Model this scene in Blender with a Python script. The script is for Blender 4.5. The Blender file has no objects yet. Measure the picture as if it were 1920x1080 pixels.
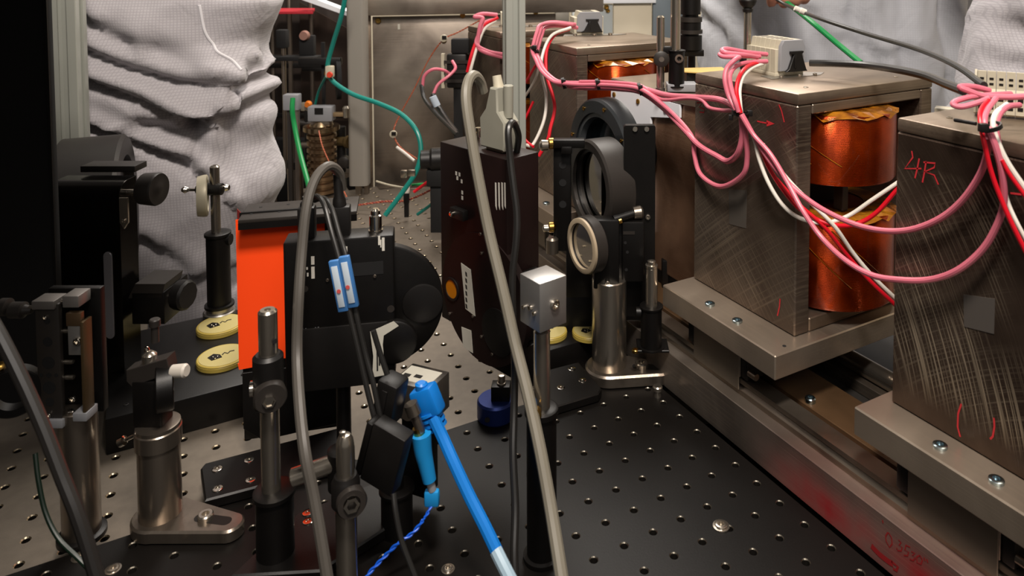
import bpy, bmesh, math, random
from mathutils import Vector, Matrix, noise
random.seed(7)
SCN = bpy.context.scene
COL = SCN.collection
PI = math.pi
# ------------------------------------------------------------------ camera
TH = math.radians(30.2); PT = math.atan(.049); FP = 1400.0; CX = 1100.0; CY = -75 + FP*math.tan(PT); HC = .42
VF = Vector((math.sin(TH), math.cos(TH), 0)); VR = Vector((math.cos(TH), -math.sin(TH), 0)); VZ = Vector((0, 0, 1))
VD = VF*math.cos(PT) - VZ*math.sin(PT); VU = VF*math.sin(PT) + VZ*math.cos(PT); CAM = Vector((0, 0, HC))
cd = bpy.data.cameras.new('camera'); cam = bpy.data.objects.new('camera', cd); COL.objects.link(cam)
cd.sensor_width = 36; cd.lens = FP/1920*36; cd.shift_x = (960-CX)/1920; cd.shift_y = (CY-540)/1920
cd.clip_start = .02; cd.clip_end = 30
cam.matrix_world = Matrix((( VR.x, VU.x, -VD.x, 0), (VR.y, VU.y, -VD.y, 0), (VR.z, VU.z, -VD.z, HC), (0, 0, 0, 1)))
cd.dof.use_dof = True; cd.dof.focus_distance = .72; cd.dof.aperture_fstop = 14
SCN.camera = cam
# ------------------------------------------------------------------ light
SCN.view_settings.view_transform = 'Standard'; SCN.view_settings.look = 'None'
SCN.view_settings.gamma = 1; SCN.view_settings.use_curve_mapping = False; SCN.view_settings.exposure = 0.0
wd = bpy.data.worlds.new('World'); SCN.world = wd; wd.use_nodes = True
wd.node_tree.nodes['Background'].inputs[0].default_value = (1, .93, .85, 1); wd.node_tree.nodes['Background'].inputs[1].default_value = .17
def area(name, loc, target, sx, sy, power, col):
    l = bpy.data.lights.new(name, 'AREA'); l.shape = 'RECTANGLE'; l.size = sx; l.size_y = sy; l.energy = power; l.color = col
    o = bpy.data.objects.new(name, l); COL.objects.link(o); o.location = loc
    o.rotation_euler = (Vector(target)-Vector(loc)).to_track_quat('-Z', 'Y').to_euler(); return o
area('ceiling_light_back', (.9, 1.5, 1.50), (.8, 1.2, 0), 1.2, .7, 36, (1, .93, .85))
area('ceiling_light_front', (.05, .05, 1.25), (.45, .95, .1), .22, .18, 21, (1, .90, .80))
area('ceiling_light_room', (-.2, -.9, 1.45), (.5, .9, .2), .8, .5, 11, (1, .93, .86))
# ------------------------------------------------------------------ helpers
def ray(x, y): return (x-CX)*VR - (y-CY)*VU + FP*VD
def G(x, y, z=0): r = ray(x, y); return CAM + r*((z-HC)/r.z)
def PX(x, y, X): r = ray(x, y); return CAM + r*(X/r.x)
def W(x, y, d): r = ray(x, y); return CAM + r*(d/r.dot(VF))
def PRJ(v):
    q = Vector(v)-CAM; k = q.dot(VD); return CX+FP*q.dot(VR)/k, CY-FP*q.dot(VU)/k, q.dot(VF)
def srgb(h):
    h = h.lstrip('#'); c = [int(h[i:i+2], 16)/255 for i in (0, 2, 4)]
    return tuple(((x+.055)/1.055)**2.4 if x > .04045 else x/12.92 for x in c)+(1,)
SC = [1.0]
def tag(o, label=None, cat=None, group=None, kind=None):
    if label: o['label'] = label
    if cat: o['category'] = cat
    if group: o['group'] = group
    if kind: o['kind'] = kind
    return o
def obj(name, bm, m, parent=None, smooth=True, loc=None, raw=False):
    me = bpy.data.meshes.new(name)
    bmesh.ops.recalc_face_normals(bm, faces=bm.faces)
    if SC[0] != 1.0 and not raw: bmesh.ops.scale(bm, vec=(SC[0],)*3, verts=bm.verts)
    bm.to_mesh(me); bm.free()
    for x in (m if isinstance(m, (list, tuple)) else [m]): me.materials.append(x)
    if smooth:
        me.polygons.foreach_set('use_smooth', [True]*len(me.polygons)); me.set_sharp_from_angle(angle=math.radians(35))
    o = bpy.data.objects.new(name, me); COL.objects.link(o)
    if parent: o.parent = parent
    if loc is not None: o.location = loc
    return o
def thing(name, label, cat, px, py, d, yaw=0, group=None, z=None):
    """Empty at a point of the camera's view at real depth d; parts are written in pixel-sized units at that depth"""
    o = bpy.data.objects.new(name, None); COL.objects.link(o)
    p = G(px, py, z) if z is not None else W(px, py, d)
    if z is not None: d = (p-CAM).dot(VF)
    o.location = p; o.rotation_euler = (0, 0, -TH+math.radians(yaw)); SC[0] = d/FP; o.empty_display_size = .02
    return tag(o, label, cat, group)
def thingw(name, label, cat, loc, rz=0, group=None):
    o = bpy.data.objects.new(name, None); COL.objects.link(o); o.location = loc; o.rotation_euler = (0, 0, rz); SC[0] = 1.0; o.empty_display_size = .02
    return tag(o, label, cat, group)
def BM(): return bmesh.new()
def box(bm, x0, x1, y0, y1, z0, z1, bev=0, seg=2):
    M = Matrix.Translation(((x0+x1)/2, (y0+y1)/2, (z0+z1)/2)) @ Matrix.Diagonal((abs(x1-x0), abs(y1-y0), abs(z1-z0), 1))
    r = bmesh.ops.create_cube(bm, size=1, matrix=M)
    if bev:
        es = list({e for v in r['verts'] for e in v.link_edges})
        bmesh.ops.bevel(bm, geom=es, offset=bev, segments=seg, affect='EDGES', profile=.5)
    return bm
def basis(ax):
    ax = Vector(ax).normalized(); u = ax.orthogonal().normalized()
    if abs(ax.z) < .9: u = Vector((0, 0, 1)).cross(ax).normalized()
    return ax, u, ax.cross(u)
def lathe(bm, c, ax, prof, n=28, closed=False, mi=0):
    """prof: list of (t along axis, radius)"""
    c = Vector(c); ax, u, v = basis(ax); rings = []
    for t, r in prof:
        if r <= 1e-9: rings.append([bm.verts.new(c+ax*t)])
        else: rings.append([bm.verts.new(c+ax*t+(u*math.cos(2*PI*i/n)+v*math.sin(2*PI*i/n))*r) for i in range(n)])
    prs = list(zip(rings, rings[1:])) + ([(rings[-1], rings[0])] if closed else [])
    for a, b in prs:
        for i in range(n):
            j = (i+1) % n
            vs = [a[i % len(a)], a[j % len(a)], b[j % len(b)], b[i % len(b)]]
            vs2 = []
            for q in vs:
                if q not in vs2: vs2.append(q)
            if len(vs2) > 2:
                f = bm.faces.new(vs2); f.material_index = mi
    if not closed:
        for q in (rings[0], rings[-1]):
            if len(q) > 2: f = bm.faces.new(q); f.material_index = mi
    return bm
def cyl(bm, p0, p1, r0, r1=None, n=24, ch=0):
    p0 = Vector(p0); p1 = Vector(p1); L = (p1-p0).length; r1 = r0 if r1 is None else r1
    pr = [(0, r0), (L, r1)] if not ch else [(0, r0-ch), (ch, r0), (L-ch, r1), (L, r1-ch)]
    return lathe(bm, p0, p1-p0, pr, n)
def ring(bm, c, ax, ri, ro, h, n=40, ch=0):
    if ch: return lathe(bm, c, ax, [(0, ri), (0, ro-ch), (ch, ro), (h-ch, ro), (h, ro-ch), (h, ri)], n, True)
    return lathe(bm, c, ax, [(0, ri), (0, ro), (h, ro), (h, ri)], n, True)
def prism(bm, pts, plane, h0, h1, bev=0):
    def P(a, b, h): return {'xz': (a, h, b), 'xy': (a, b, h), 'yz': (h, a, b)}[plane]
    A = [bm.verts.new(P(a, b, h0)) for a, b in pts]; B = [bm.verts.new(P(a, b, h1)) for a, b in pts]
    n = len(pts); fs = [bm.faces.new(A), bm.faces.new(B[::-1])]
    for i in range(n): fs.append(bm.faces.new([A[i], A[(i+1) % n], B[(i+1) % n], B[i]]))
    if bev:
        es = list({e for f in fs[:2] for e in f.edges})
        bmesh.ops.recalc_face_normals(bm, faces=fs)
        bmesh.ops.bevel(bm, geom=es, offset=bev, segments=1, affect='EDGES')
    return bm
def catmull(P, k=6):
    P = [Vector(p) for p in P]; out = []
    Q = [P[0]*2-P[1]]+P+[P[-1]*2-P[-2]]
    for i in range(1, len(Q)-2):
        a, b, c, d = Q[i-1:i+3]
        for j in range(k):
            t = j/k; out.append(.5*((2*b)+(c-a)*t+(2*a-5*b+4*c-d)*t*t+(3*b-a-3*c+d)*t**3))
    out.append(P[-1]); return out
def tube(bm, pts, r, n=10, rf=None):
    pts = [Vector(p) for p in pts]; m = len(pts); rings = []; u = None
    for i, p in enumerate(pts):
        t = (pts[min(i+1, m-1)]-pts[max(i-1, 0)]).normalized()
        if u is None: u = t.orthogonal().normalized()
        u = (u - t*u.dot(t)).normalized(); v = t.cross(u)
        rr = r if rf is None else rf(i/(m-1))
        rings.append([bm.verts.new(p+(u*math.cos(2*PI*k/n)+v*math.sin(2*PI*k/n))*rr) for k in range(n)])
    for a, b in zip(rings, rings[1:]):
        for k in range(n): bm.faces.new([a[k], a[(k+1) % n], b[(k+1) % n], b[k]])
    bm.faces.new(rings[0][::-1]); bm.faces.new(rings[-1]); return bm
def slot_pts(x0, z0, x1, z1, r, n=6):
    """stadium outline between two centres"""
    a = math.atan2(z1-z0, x1-x0); P = []
    for i in range(n+1): t = a+PI/2+PI*i/n; P.append((x0+r*math.cos(t), z0+r*math.sin(t)))
    for i in range(n+1): t = a-PI/2+PI*i/n; P.append((x1+r*math.cos(t), z1+r*math.sin(t)))
    return P
def rrect(x0, x1, z0, z1, r, n=4):
    P = []
    for cx, cz, a in ((x1-r, z1-r, 0), (x0+r, z1-r, 90), (x0+r, z0+r, 180), (x1-r, z0+r, 270)):
        for i in range(n+1): t = math.radians(a+90*i/n); P.append((cx+r*math.cos(t), cz+r*math.sin(t)))
    return P
def screw(parent, c, ax, r, m, name='screw', h=None, label=None):
    h = r*.9 if h is None else h; bm = BM()
    lathe(bm, c, ax, [(0, r), (h*.8, r), (h, r*.85), (h, r*.5), (h*.3, r*.48), (h*.3, 0)], 14)
    o = obj(name, bm, m, parent)
    if label: o['label'] = label
    return o
def text(parent, s, size, M, m, name='lettering', depth=.0002):
    c = bpy.data.curves.new(name, 'FONT'); c.body = s; c.size = size; c.extrude = depth
    t = bpy.data.objects.new(name, c); COL.objects.link(t); dg = bpy.context.evaluated_depsgraph_get()
    me = bpy.data.meshes.new_from_object(t.evaluated_get(dg)); bpy.data.objects.remove(t)
    me.transform(M); me.materials.clear(); me.materials.append(m)
    o = bpy.data.objects.new(name, me); COL.objects.link(o); o.parent = parent; return o
def stroke(bm, P, w, plane_pt, u, v, nrm, h=.0003):
    """flat marker stroke through 2D points P on the plane (plane_pt, u, v)"""
    pts = [Vector(plane_pt)+Vector(u)*a+Vector(v)*b+Vector(nrm)*h for a, b in P]
    L = []; R = []
    for i, p in enumerate(pts):
        t = (pts[min(i+1, len(pts)-1)]-pts[max(i-1, 0)]).normalized(); s = Vector(nrm).cross(t).normalized()*w/2
        L.append(bm.verts.new(p+s)); R.append(bm.verts.new(p-s))
    for i in range(len(pts)-1): bm.faces.new([L[i], L[i+1], R[i+1], R[i]])
def cable(name, label, cat, pts, wpx, m, group=None, k=7, n=10, parent=None):
    """pts (px, py, depth); wpx = width in pixels at the first/any depth"""
    SC[0] = 1.0
    P = catmull([W(*p) for p in pts], k); dm = sum(p[2] for p in pts)/len(pts)
    bm = BM(); o0 = P[0].copy(); tube(bm, [p-o0 for p in P], wpx*dm/FP/2, n)
    o = obj(name, bm, m); o.location = o0
    if parent:
        o.parent = parent; o.matrix_parent_inverse = parent_inv(parent)
        if label: o['label'] = label
        return o
    return tag(o, label, cat, group)
def parent_inv(p):
    M = Matrix.Translation(p.location) @ p.rotation_euler.to_matrix().to_4x4(); return M.inverted()
# ------------------------------------------------------------------ materials
def mat(name, col, metal=0, rough=.5, var=0, vs=40, bump=0, bs=200, spec=.5, trans=0, coat=0, stretch=None, col2=None, sheen=0):
    m = bpy.data.materials.new(name); m.use_nodes = True; nt = m.node_tree; N = nt.nodes; L = nt.links; b = N['Principled BSDF']
    c = srgb(col) if isinstance(col, str) else col
    b.inputs['Base Color'].default_value = c; b.inputs['Metallic'].default_value = metal; b.inputs['Roughness'].default_value = rough
    b.inputs['Specular IOR Level'].default_value = spec; b.inputs['Transmission Weight'].default_value = trans; b.inputs['Coat Weight'].default_value = coat
    tc = N.new('ShaderNodeTexCoord'); mp = N.new('ShaderNodeMapping'); L.new(tc.outputs['Object'], mp.inputs[0])
    if stretch: mp.inputs['Scale'].default_value = stretch
    if var or col2:
        n = N.new('ShaderNodeTexNoise'); n.inputs['Scale'].default_value = vs; n.inputs['Detail'].default_value = 4; L.new(mp.outputs[0], n.inputs[0])
        r = N.new('ShaderNodeValToRGB'); r.color_ramp.elements[0].position = .32; r.color_ramp.elements[1].position = .7
        c2 = srgb(col2) if col2 else tuple(x*(1-var) for x in c[:3])+(1,)
        r.color_ramp.elements[0].color = c2; r.color_ramp.elements[1].color = c
        L.new(n.outputs[0], r.inputs[0]); L.new(r.outputs[0], b.inputs['Base Color'])
    if bump:
        n2 = N.new('ShaderNodeTexNoise'); n2.inputs['Scale'].default_value = bs; n2.inputs['Detail'].default_value = 3; L.new(mp.outputs[0], n2.inputs[0])
        bp = N.new('ShaderNodeBump'); bp.inputs['Strength'].default_value = bump; bp.inputs['Distance'].default_value = .0006
        L.new(n2.outputs[0], bp.inputs['Height']); L.new(bp.outputs[0], b.inputs['Normal'])
    return m
black = mat('black_anodized', '#0c0a09', .0, .42, .3, 60, .08, 900, spec=.3)
blackr = mat('black_anodized_reddish', '#190c0b', .0, .45, .3, 50, spec=.3)
darkgrey = mat('dark_grey_coating', '#2b2724', .0, .45, .15, 50, .06, 900, spec=.35)
blackp = mat('black_plastic', '#131110', 0, .45, .2, 60, spec=.35)
blackm = mat('black_matte', '#060506', 0, .8)
steel = mat('polished_steel', '#bdb4a7', .95, .24, .12, 90, .05, 300, stretch=(1, 1, .1))
steeld = mat('brushed_steel', '#978c80', .92, .28, .25, 60, .12, 400, stretch=(1, 1, .08))
chrome = mat('chrome', '#d8d0c4', 1, .12)
brass = mat('brass', '#b08c4a', 1, .25)
alu = mat('aluminium', '#a8a49e', 1, .38, .12, 120, .1, 500)
alue = mat('extruded_aluminium', '#a6a8a0', .3, .4, .08, 30, .04, 300, stretch=(1, 1, .05))
alug = mat('grey_painted_metal', '#8a857c', .2, .5, .1, 20)
gray_board = mat('grey_breadboard', '#6f665b', .35, .5, .16, 110, .12, 1500)
black_board = mat('black_breadboard', '#0d0a08', .0, .5, .35, 25, .10, 700, spec=.22)
hole_rim = mat('threaded_hole_rim', '#b8a990', 1, .3)
hole_rim_dark = mat('dull_hole_rim', '#7d776c', 1, .35)
hole_dark = mat('hole_bore', '#1a1714', .3, .5)
beige = mat('beige_plastic', '#b8b09c', 0, .45, .08, 60)
greyp = mat('grey_plastic', '#85868a', 0, .45, .06, 60)
connp = mat('pale_grey_connector', '#8e8c80', 0, .4, .06, 60)
pink = mat('pink_insulation', '#cf6c7e', 0, .42, .08, 50)
red = mat('red_insulation', '#d00d22', 0, .4)
whitei = mat('white_insulation', '#dcd6cc', 0, .4)
greycab = mat('grey_cable', '#716c60', 0, .42)
greycabd = mat('dark_grey_cable', '#1a1817', 0, .4)
blackcab = mat('black_cable', '#1d1c1b', 0, .35)
greenc = mat('green_cable', '#0a8040', 0, .35)
teal = mat('teal_cable', '#10796f', 0, .35)
blue = mat('blue_cable', '#0f70c4', 0, .35)
bluel = mat('light_blue_boot', '#1a86c8', 0, .42)
bluean = mat('blue_anodized', '#1b2c66', .6, .38)
orange = mat('orange_paper', '#ff4a12', 0, .75, spec=.2)
yellowp = mat('yellow_plastic', '#b09a48', 0, .4, .1, 80)
paper = mat('white_label_paper', '#b9b6aa', 0, .7, .06, 100)
paperw = mat('white_board', '#e9ecf2', 0, .6)
ink = mat('black_ink', '#1a1816', 0, .8)
redink = mat('red_marker_ink', '#bb242c', 0, .7)
bluetag = mat('blue_cable_tag', '#3b6ea8', 0, .4)
white_print = mat('white_print', '#c9c5bb', 0, .7)
wallm = mat('wall_paint', '#cdc3ae', 0, .8, .05, 4)
skin = mat('skin', '#c98a72', 0, .5)
orangef = mat('amber_filter_glass', '#b87412', .2, .25)
glass = mat('mirror_glass', '#a8a6a2', 1, .04)
tinted = mat('tinted_lens_glass', '#3d4850', .6, .08)
redpl = mat('red_shelf', '#b02330', 0, .5)
zinc = mat('zinc_plated_screw', '#a9bcc4', 1, .2)
reddye = mat('dark_red_panel', '#5c0d0a', 0, .6)
def metal_face(name, c1, c2, rough, mode, strength=.5, metal=.8):
    """machined steel: broad stains plus fine grinding marks (arcs or straight hatching), all tied to the object"""
    m = bpy.data.materials.new(name); m.use_nodes = True; nt = m.node_tree; N = nt.nodes; L = nt.links; b = N['Principled BSDF']
    b.inputs['Metallic'].default_value = metal
    tc = N.new('ShaderNodeTexCoord')
    n1 = N.new('ShaderNodeTexNoise'); n1.inputs['Scale'].default_value = 9; n1.inputs['Detail'].default_value = 6; n1.inputs['Distortion'].default_value = .6; L.new(tc.outputs['Object'], n1.inputs[0])
    r1 = N.new('ShaderNodeValToRGB'); r1.color_ramp.elements[0].position = .35; r1.color_ramp.elements[1].position = .68
    r1.color_ramp.elements[0].color = srgb(c2); r1.color_ramp.elements[1].color = srgb(c1); L.new(n1.outputs[0], r1.inputs[0])
    def arcs(cy, cz, sc):
        mp = N.new('ShaderNodeMapping'); mp.inputs['Location'].default_value = (0, cy, cz); L.new(tc.outputs['Object'], mp.inputs[0])
        sp = N.new('ShaderNodeSeparateXYZ'); L.new(mp.outputs[0], sp.inputs[0])
        def mth(op, a, b_=None):
            q = N.new('ShaderNodeMath'); q.operation = op
            for i, s in enumerate((a, b_)):
                if s is None: continue
                if hasattr(s, 'links'): L.new(s, q.inputs[i])
                else: q.inputs[i].default_value = s
            return q.outputs[0]
        rad = mth('SQRT', mth('ADD', mth('MULTIPLY', sp.outputs[1], sp.outputs[1]), mth('MULTIPLY', sp.outputs[2], sp.outputs[2])))
        ang = mth('ARCTAN2', sp.outputs[2], sp.outputs[1])
        cb = N.new('ShaderNodeCombineXYZ'); L.new(mth('MULTIPLY', rad, sc), cb.inputs[0]); L.new(mth('MULTIPLY', ang, 3.0), cb.inputs[1]); L.new(mth('MULTIPLY', sp.outputs[0], 30.0), cb.inputs[2])
        n = N.new('ShaderNodeTexNoise'); n.inputs['Scale'].default_value = 1; n.inputs['Detail'].default_value = 3; L.new(cb.outputs[0], n.inputs[0])
        rr = N.new('ShaderNodeValToRGB'); rr.color_ramp.elements[0].position = .50; rr.color_ramp.elements[1].position = .66; L.new(n.outputs[0], rr.inputs[0]); return rr.outputs[0]
    if mode == 'arcs': s1 = arcs(-.42, .06, 850); s2 = arcs(.10, .22, 650); fade = N.new('ShaderNodeMath'); fade.operation = 'MULTIPLY'; fade.inputs[1].default_value = .3; L.new(s2, fade.inputs[0]); s2 = fade.outputs[0]
    elif mode == 'hatch': s1 = arcs(-1.2, 1.1, 600); s2 = arcs(1.0, 1.3, 500)
    else:
        outs = []
        for sc in ((2, 300, 900), (20, 12, 700)):
            mp = N.new('ShaderNodeMapping'); mp.inputs['Scale'].default_value = sc if mode == 'straight' else (sc[1], 3, sc[2]); L.new(tc.outputs['Object'], mp.inputs[0])
            n = N.new('ShaderNodeTexNoise'); n.inputs['Scale'].default_value = 1; n.inputs['Detail'].default_value = 2; L.new(mp.outputs[0], n.inputs[0])
            rr = N.new('ShaderNodeValToRGB'); rr.color_ramp.elements[0].position = .5; rr.color_ramp.elements[1].position = .72; L.new(n.outputs[0], rr.inputs[0]); outs.append(rr.outputs[0])
        s1, s2 = outs
    ad = N.new('ShaderNodeMath'); ad.operation = 'MAXIMUM'; L.new(s1, ad.inputs[0]); L.new(s2, ad.inputs[1])
    n3 = N.new('ShaderNodeTexNoise'); n3.inputs['Scale'].default_value = 14; L.new(tc.outputs['Object'], n3.inputs[0])
    r3 = N.new('ShaderNodeValToRGB'); r3.color_ramp.elements[0].position = .38; r3.color_ramp.elements[1].position = .62; L.new(n3.outputs[0], r3.inputs[0])
    ms = N.new('ShaderNodeMath'); ms.operation = 'MULTIPLY'; L.new(ad.outputs[0], ms.inputs[0]); L.new(r3.outputs[0], ms.inputs[1])
    if mode == 'arcs':
        sz = N.new('ShaderNodeSeparateXYZ'); L.new(tc.outputs['Object'], sz.inputs[0]); prev = ms
        for lo, hi in ((.178, .174), (.012, .03)):
            zz = N.new('ShaderNodeMapRange'); zz.inputs['From Min'].default_value = lo; zz.inputs['From Max'].default_value = hi; L.new(sz.outputs[2], zz.inputs[0])
            k = N.new('ShaderNodeMath'); k.operation = 'MULTIPLY'; L.new(prev.outputs[0], k.inputs[0]); L.new(zz.outputs[0], k.inputs[1]); prev = k
        ms = prev
    mu = N.new('ShaderNodeMath'); mu.operation = 'MULTIPLY'; mu.inputs[1].default_value = strength; L.new(ms.outputs[0], mu.inputs[0])
    mx = N.new('ShaderNodeMix'); mx.data_type = 'RGBA'; L.new(mu.outputs[0], mx.inputs['Factor']); L.new(r1.outputs[0], mx.inputs[6]); mx.inputs[7].default_value = srgb('#d8c6ac')
    L.new(mx.outputs[2], b.inputs['Base Color'])
    ma = N.new('ShaderNodeMapRange'); ma.inputs['To Min'].default_value = rough-.08; ma.inputs['To Max'].default_value = rough+.12; L.new(n1.outputs[0], ma.inputs[0]); L.new(ma.outputs[0], b.inputs['Roughness'])
    bp = N.new('ShaderNodeBump'); bp.inputs['Strength'].default_value = .3 if mode in ('arcs', 'hatch') else .08; bp.inputs['Distance'].default_value = .0003; L.new(ad.outputs[0], bp.inputs['Height']); L.new(bp.outputs[0], b.inputs['Normal'])
    return m
mag_hatch = metal_face('magnet_steel_hatched', '#8d7f72', '#5a4c43', .34, 'hatch', .35)
mag_arcs = metal_face('magnet_steel_swirled', '#6a5a4e', '#43352d', .36, 'arcs', 1.0)
mag_plain = metal_face('magnet_steel_plain', '#a09080', '#6d5e50', .36, 'straight', .15)
plate_steel = metal_face('ground_steel_plate', '#c8b8a6', '#a59687', .31, 'along', .25, .82)
tank_steel = metal_face('tank_stainless_steel', '#a3988c', '#766c63', .33, 'straight', .12)
rail_steel = metal_face('rail_steel', '#9c9184', '#665c53', .3, 'along', .2, .9)
def rail_dye_mat():
    m = metal_face('rail_steel_dyed', '#a0958a', '#6f655e', .36, 'along', .25); nt = m.node_tree; N = nt.nodes; L = nt.links; b = N['Principled BSDF']
    src = b.inputs['Base Color'].links[0].from_socket; tc = N.new('ShaderNodeTexCoord'); sp = N.new('ShaderNodeSeparateXYZ'); L.new(tc.outputs['Object'], sp.inputs[0])
    n = N.new('ShaderNodeTexNoise'); n.inputs['Scale'].default_value = 11; n.inputs['Detail'].default_value = 4; L.new(tc.outputs['Object'], n.inputs[0])
    q = N.new('ShaderNodeMapRange'); q.inputs['From Min'].default_value = .02; q.inputs['From Max'].default_value = -.07; L.new(sp.outputs[1], q.inputs[0])
    n.inputs['Roughness'].default_value = .55
    r = N.new('ShaderNodeValToRGB'); r.color_ramp.elements[0].position = .22; r.color_ramp.elements[1].position = .62; L.new(n.outputs[0], r.inputs[0])
    mu = N.new('ShaderNodeMath'); mu.operation = 'MULTIPLY'; L.new(q.outputs[0], mu.inputs[0]); L.new(r.outputs[0], mu.inputs[1])
    z = N.new('ShaderNodeMapRange'); z.inputs['From Min'].default_value = .046; z.inputs['From Max'].default_value = .016; L.new(sp.outputs[2], z.inputs[0]); m3 = N.new('ShaderNodeMath'); m3.operation = 'MULTIPLY'; L.new(mu.outputs[0], m3.inputs[0]); L.new(z.outputs[0], m3.inputs[1]); mu = m3
    mx = N.new('ShaderNodeMix'); mx.data_type = 'RGBA'; L.new(mu.outputs[0], mx.inputs['Factor']); L.new(src, mx.inputs[6]); mx.inputs[7].default_value = srgb('#94272b'); L.new(mx.outputs[2], b.inputs['Base Color'])
    mm = N.new('ShaderNodeMapRange'); mm.inputs['To Min'].default_value = .85; mm.inputs['To Max'].default_value = .1; L.new(mu.outputs[0], mm.inputs[0]); L.new(mm.outputs[0], b.inputs['Metallic']); return m
rail_dyed = rail_dye_mat()
def coil_mat():
    m = bpy.data.materials.new('kapton_coil'); m.use_nodes = True; nt = m.node_tree; N = nt.nodes; L = nt.links; b = N['Principled BSDF']
    tc = N.new('ShaderNodeTexCoord'); n = N.new('ShaderNodeTexNoise'); n.inputs['Scale'].default_value = 22; n.inputs['Detail'].default_value = 6; L.new(tc.outputs['Object'], n.inputs[0])
    r = N.new('ShaderNodeValToRGB'); r.color_ramp.elements[0].position = .3; r.color_ramp.elements[1].position = .72; r.color_ramp.elements[0].color = srgb('#5c1604'); r.color_ramp.elements[1].color = srgb('#c24e09'); L.new(n.outputs[0], r.inputs[0])
    L.new(r.outputs[0], b.inputs['Base Color']); b.inputs['Metallic'].default_value = .75; b.inputs['Roughness'].default_value = .22; b.inputs['Coat Weight'].default_value = .25; b.inputs['Anisotropic'].default_value = .9; b.inputs['Anisotropic Rotation'].default_value = .25; tg = N.new('ShaderNodeTangent'); tg.direction_type = 'RADIAL'; tg.axis = 'Z'; L.new(tg.outputs[0], b.inputs['Tangent']); b.inputs['Coat Tint'].default_value = srgb('#ff9a40')
    w = N.new('ShaderNodeTexWave'); w.bands_direction = 'Z'; w.inputs['Scale'].default_value = 330; w.inputs['Distortion'].default_value = .5; L.new(tc.outputs['Object'], w.inputs[0])
    bp = N.new('ShaderNodeBump'); bp.inputs['Strength'].default_value = .35; bp.inputs['Distance'].default_value = .0006; L.new(w.outputs[0], bp.inputs['Height']); L.new(bp.outputs[0], b.inputs['Normal'])
    return m
coilm = coil_mat()
kapton = mat('kapton_film', '#c8841e', .3, .22, .5, 60, .8, 160, coat=.6, col2='#6a2c08')
def cloth_mat(name, c, grid=.0036, strength=.3):
    m = bpy.data.materials.new(name); m.use_nodes = True; nt = m.node_tree; N = nt.nodes; L = nt.links; b = N['Principled BSDF']
    b.inputs['Roughness'].default_value = .72; b.inputs['Specular IOR Level'].default_value = .3; b.inputs['Sheen Weight'].default_value = .2
    uv = N.new('ShaderNodeTexCoord'); sp = N.new('ShaderNodeSeparateXYZ'); L.new(uv.outputs['Object'], sp.inputs[0])
    outs = []
    for i in (0, 2):
        d = N.new('ShaderNodeMath'); d.operation = 'DIVIDE'; d.inputs[1].default_value = grid; L.new(sp.outputs[i], d.inputs[0])
        f = N.new('ShaderNodeMath'); f.operation = 'FRACT'; L.new(d.outputs[0], f.inputs[0])
        g = N.new('ShaderNodeMath'); g.operation = 'LESS_THAN'; g.inputs[1].default_value = .3; L.new(f.outputs[0], g.inputs[0]); outs.append(g.outputs[0])
    mx_ = N.new('ShaderNodeMath'); mx_.operation = 'MAXIMUM'; L.new(outs[0], mx_.inputs[0]); L.new(outs[1], mx_.inputs[1])
    st = N.new('ShaderNodeMath'); st.operation = 'MULTIPLY'; st.inputs[1].default_value = strength; L.new(mx_.outputs[0], st.inputs[0])
    mx = N.new('ShaderNodeMix'); mx.data_type = 'RGBA'; L.new(st.outputs[0], mx.inputs['Factor']); mx.inputs[6].default_value = srgb(c); mx.inputs[7].default_value = srgb('#77757a'); L.new(mx.outputs[2], b.inputs['Base Color'])
    n = N.new('ShaderNodeTexNoise'); n.inputs['Scale'].default_value = 18; n.inputs['Detail'].default_value = 5; n.inputs['Distortion'].default_value = 1.2; L.new(uv.outputs['Object'], n.inputs[0])
    bp = N.new('ShaderNodeBump'); bp.inputs['Strength'].default_value = .4; bp.inputs['Distance'].default_value = .008; L.new(n.outputs[0], bp.inputs['Height']); L.new(bp.outputs[0], b.inputs['Normal'])
    return m
cloth = cloth_mat('cleanroom_cloth', '#aeaaae'); cloth2 = cloth_mat('cleanroom_cloth_grey', '#b4b6bc', .004, .10)
# ------------------------------------------------------------------ room shell
SC[0] = 1.0
def struct(name, bm, m, parent=None): return tag(obj(name, bm, m, parent, smooth=False), kind=None if parent else 'structure')
struct('floor', box(BM(), -2.2, 1.7, -1.6, 2.8, -.95, -.9), mat('floor_grey', '#4a4744', 0, .6))
struct('wall_right', box(BM(), 1.62, 1.70, -1.6, 2.8, -.9, 1.6), wallm)
struct('wall_back', box(BM(), -2.2, 1.62, 2.7, 2.8, -.9, 1.6), wallm)
struct('wall_left', box(BM(), -2.28, -2.2, -1.6, 2.8, -.9, 1.6), mat('wall_dark', '#3a3632', 0, .8))
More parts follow.
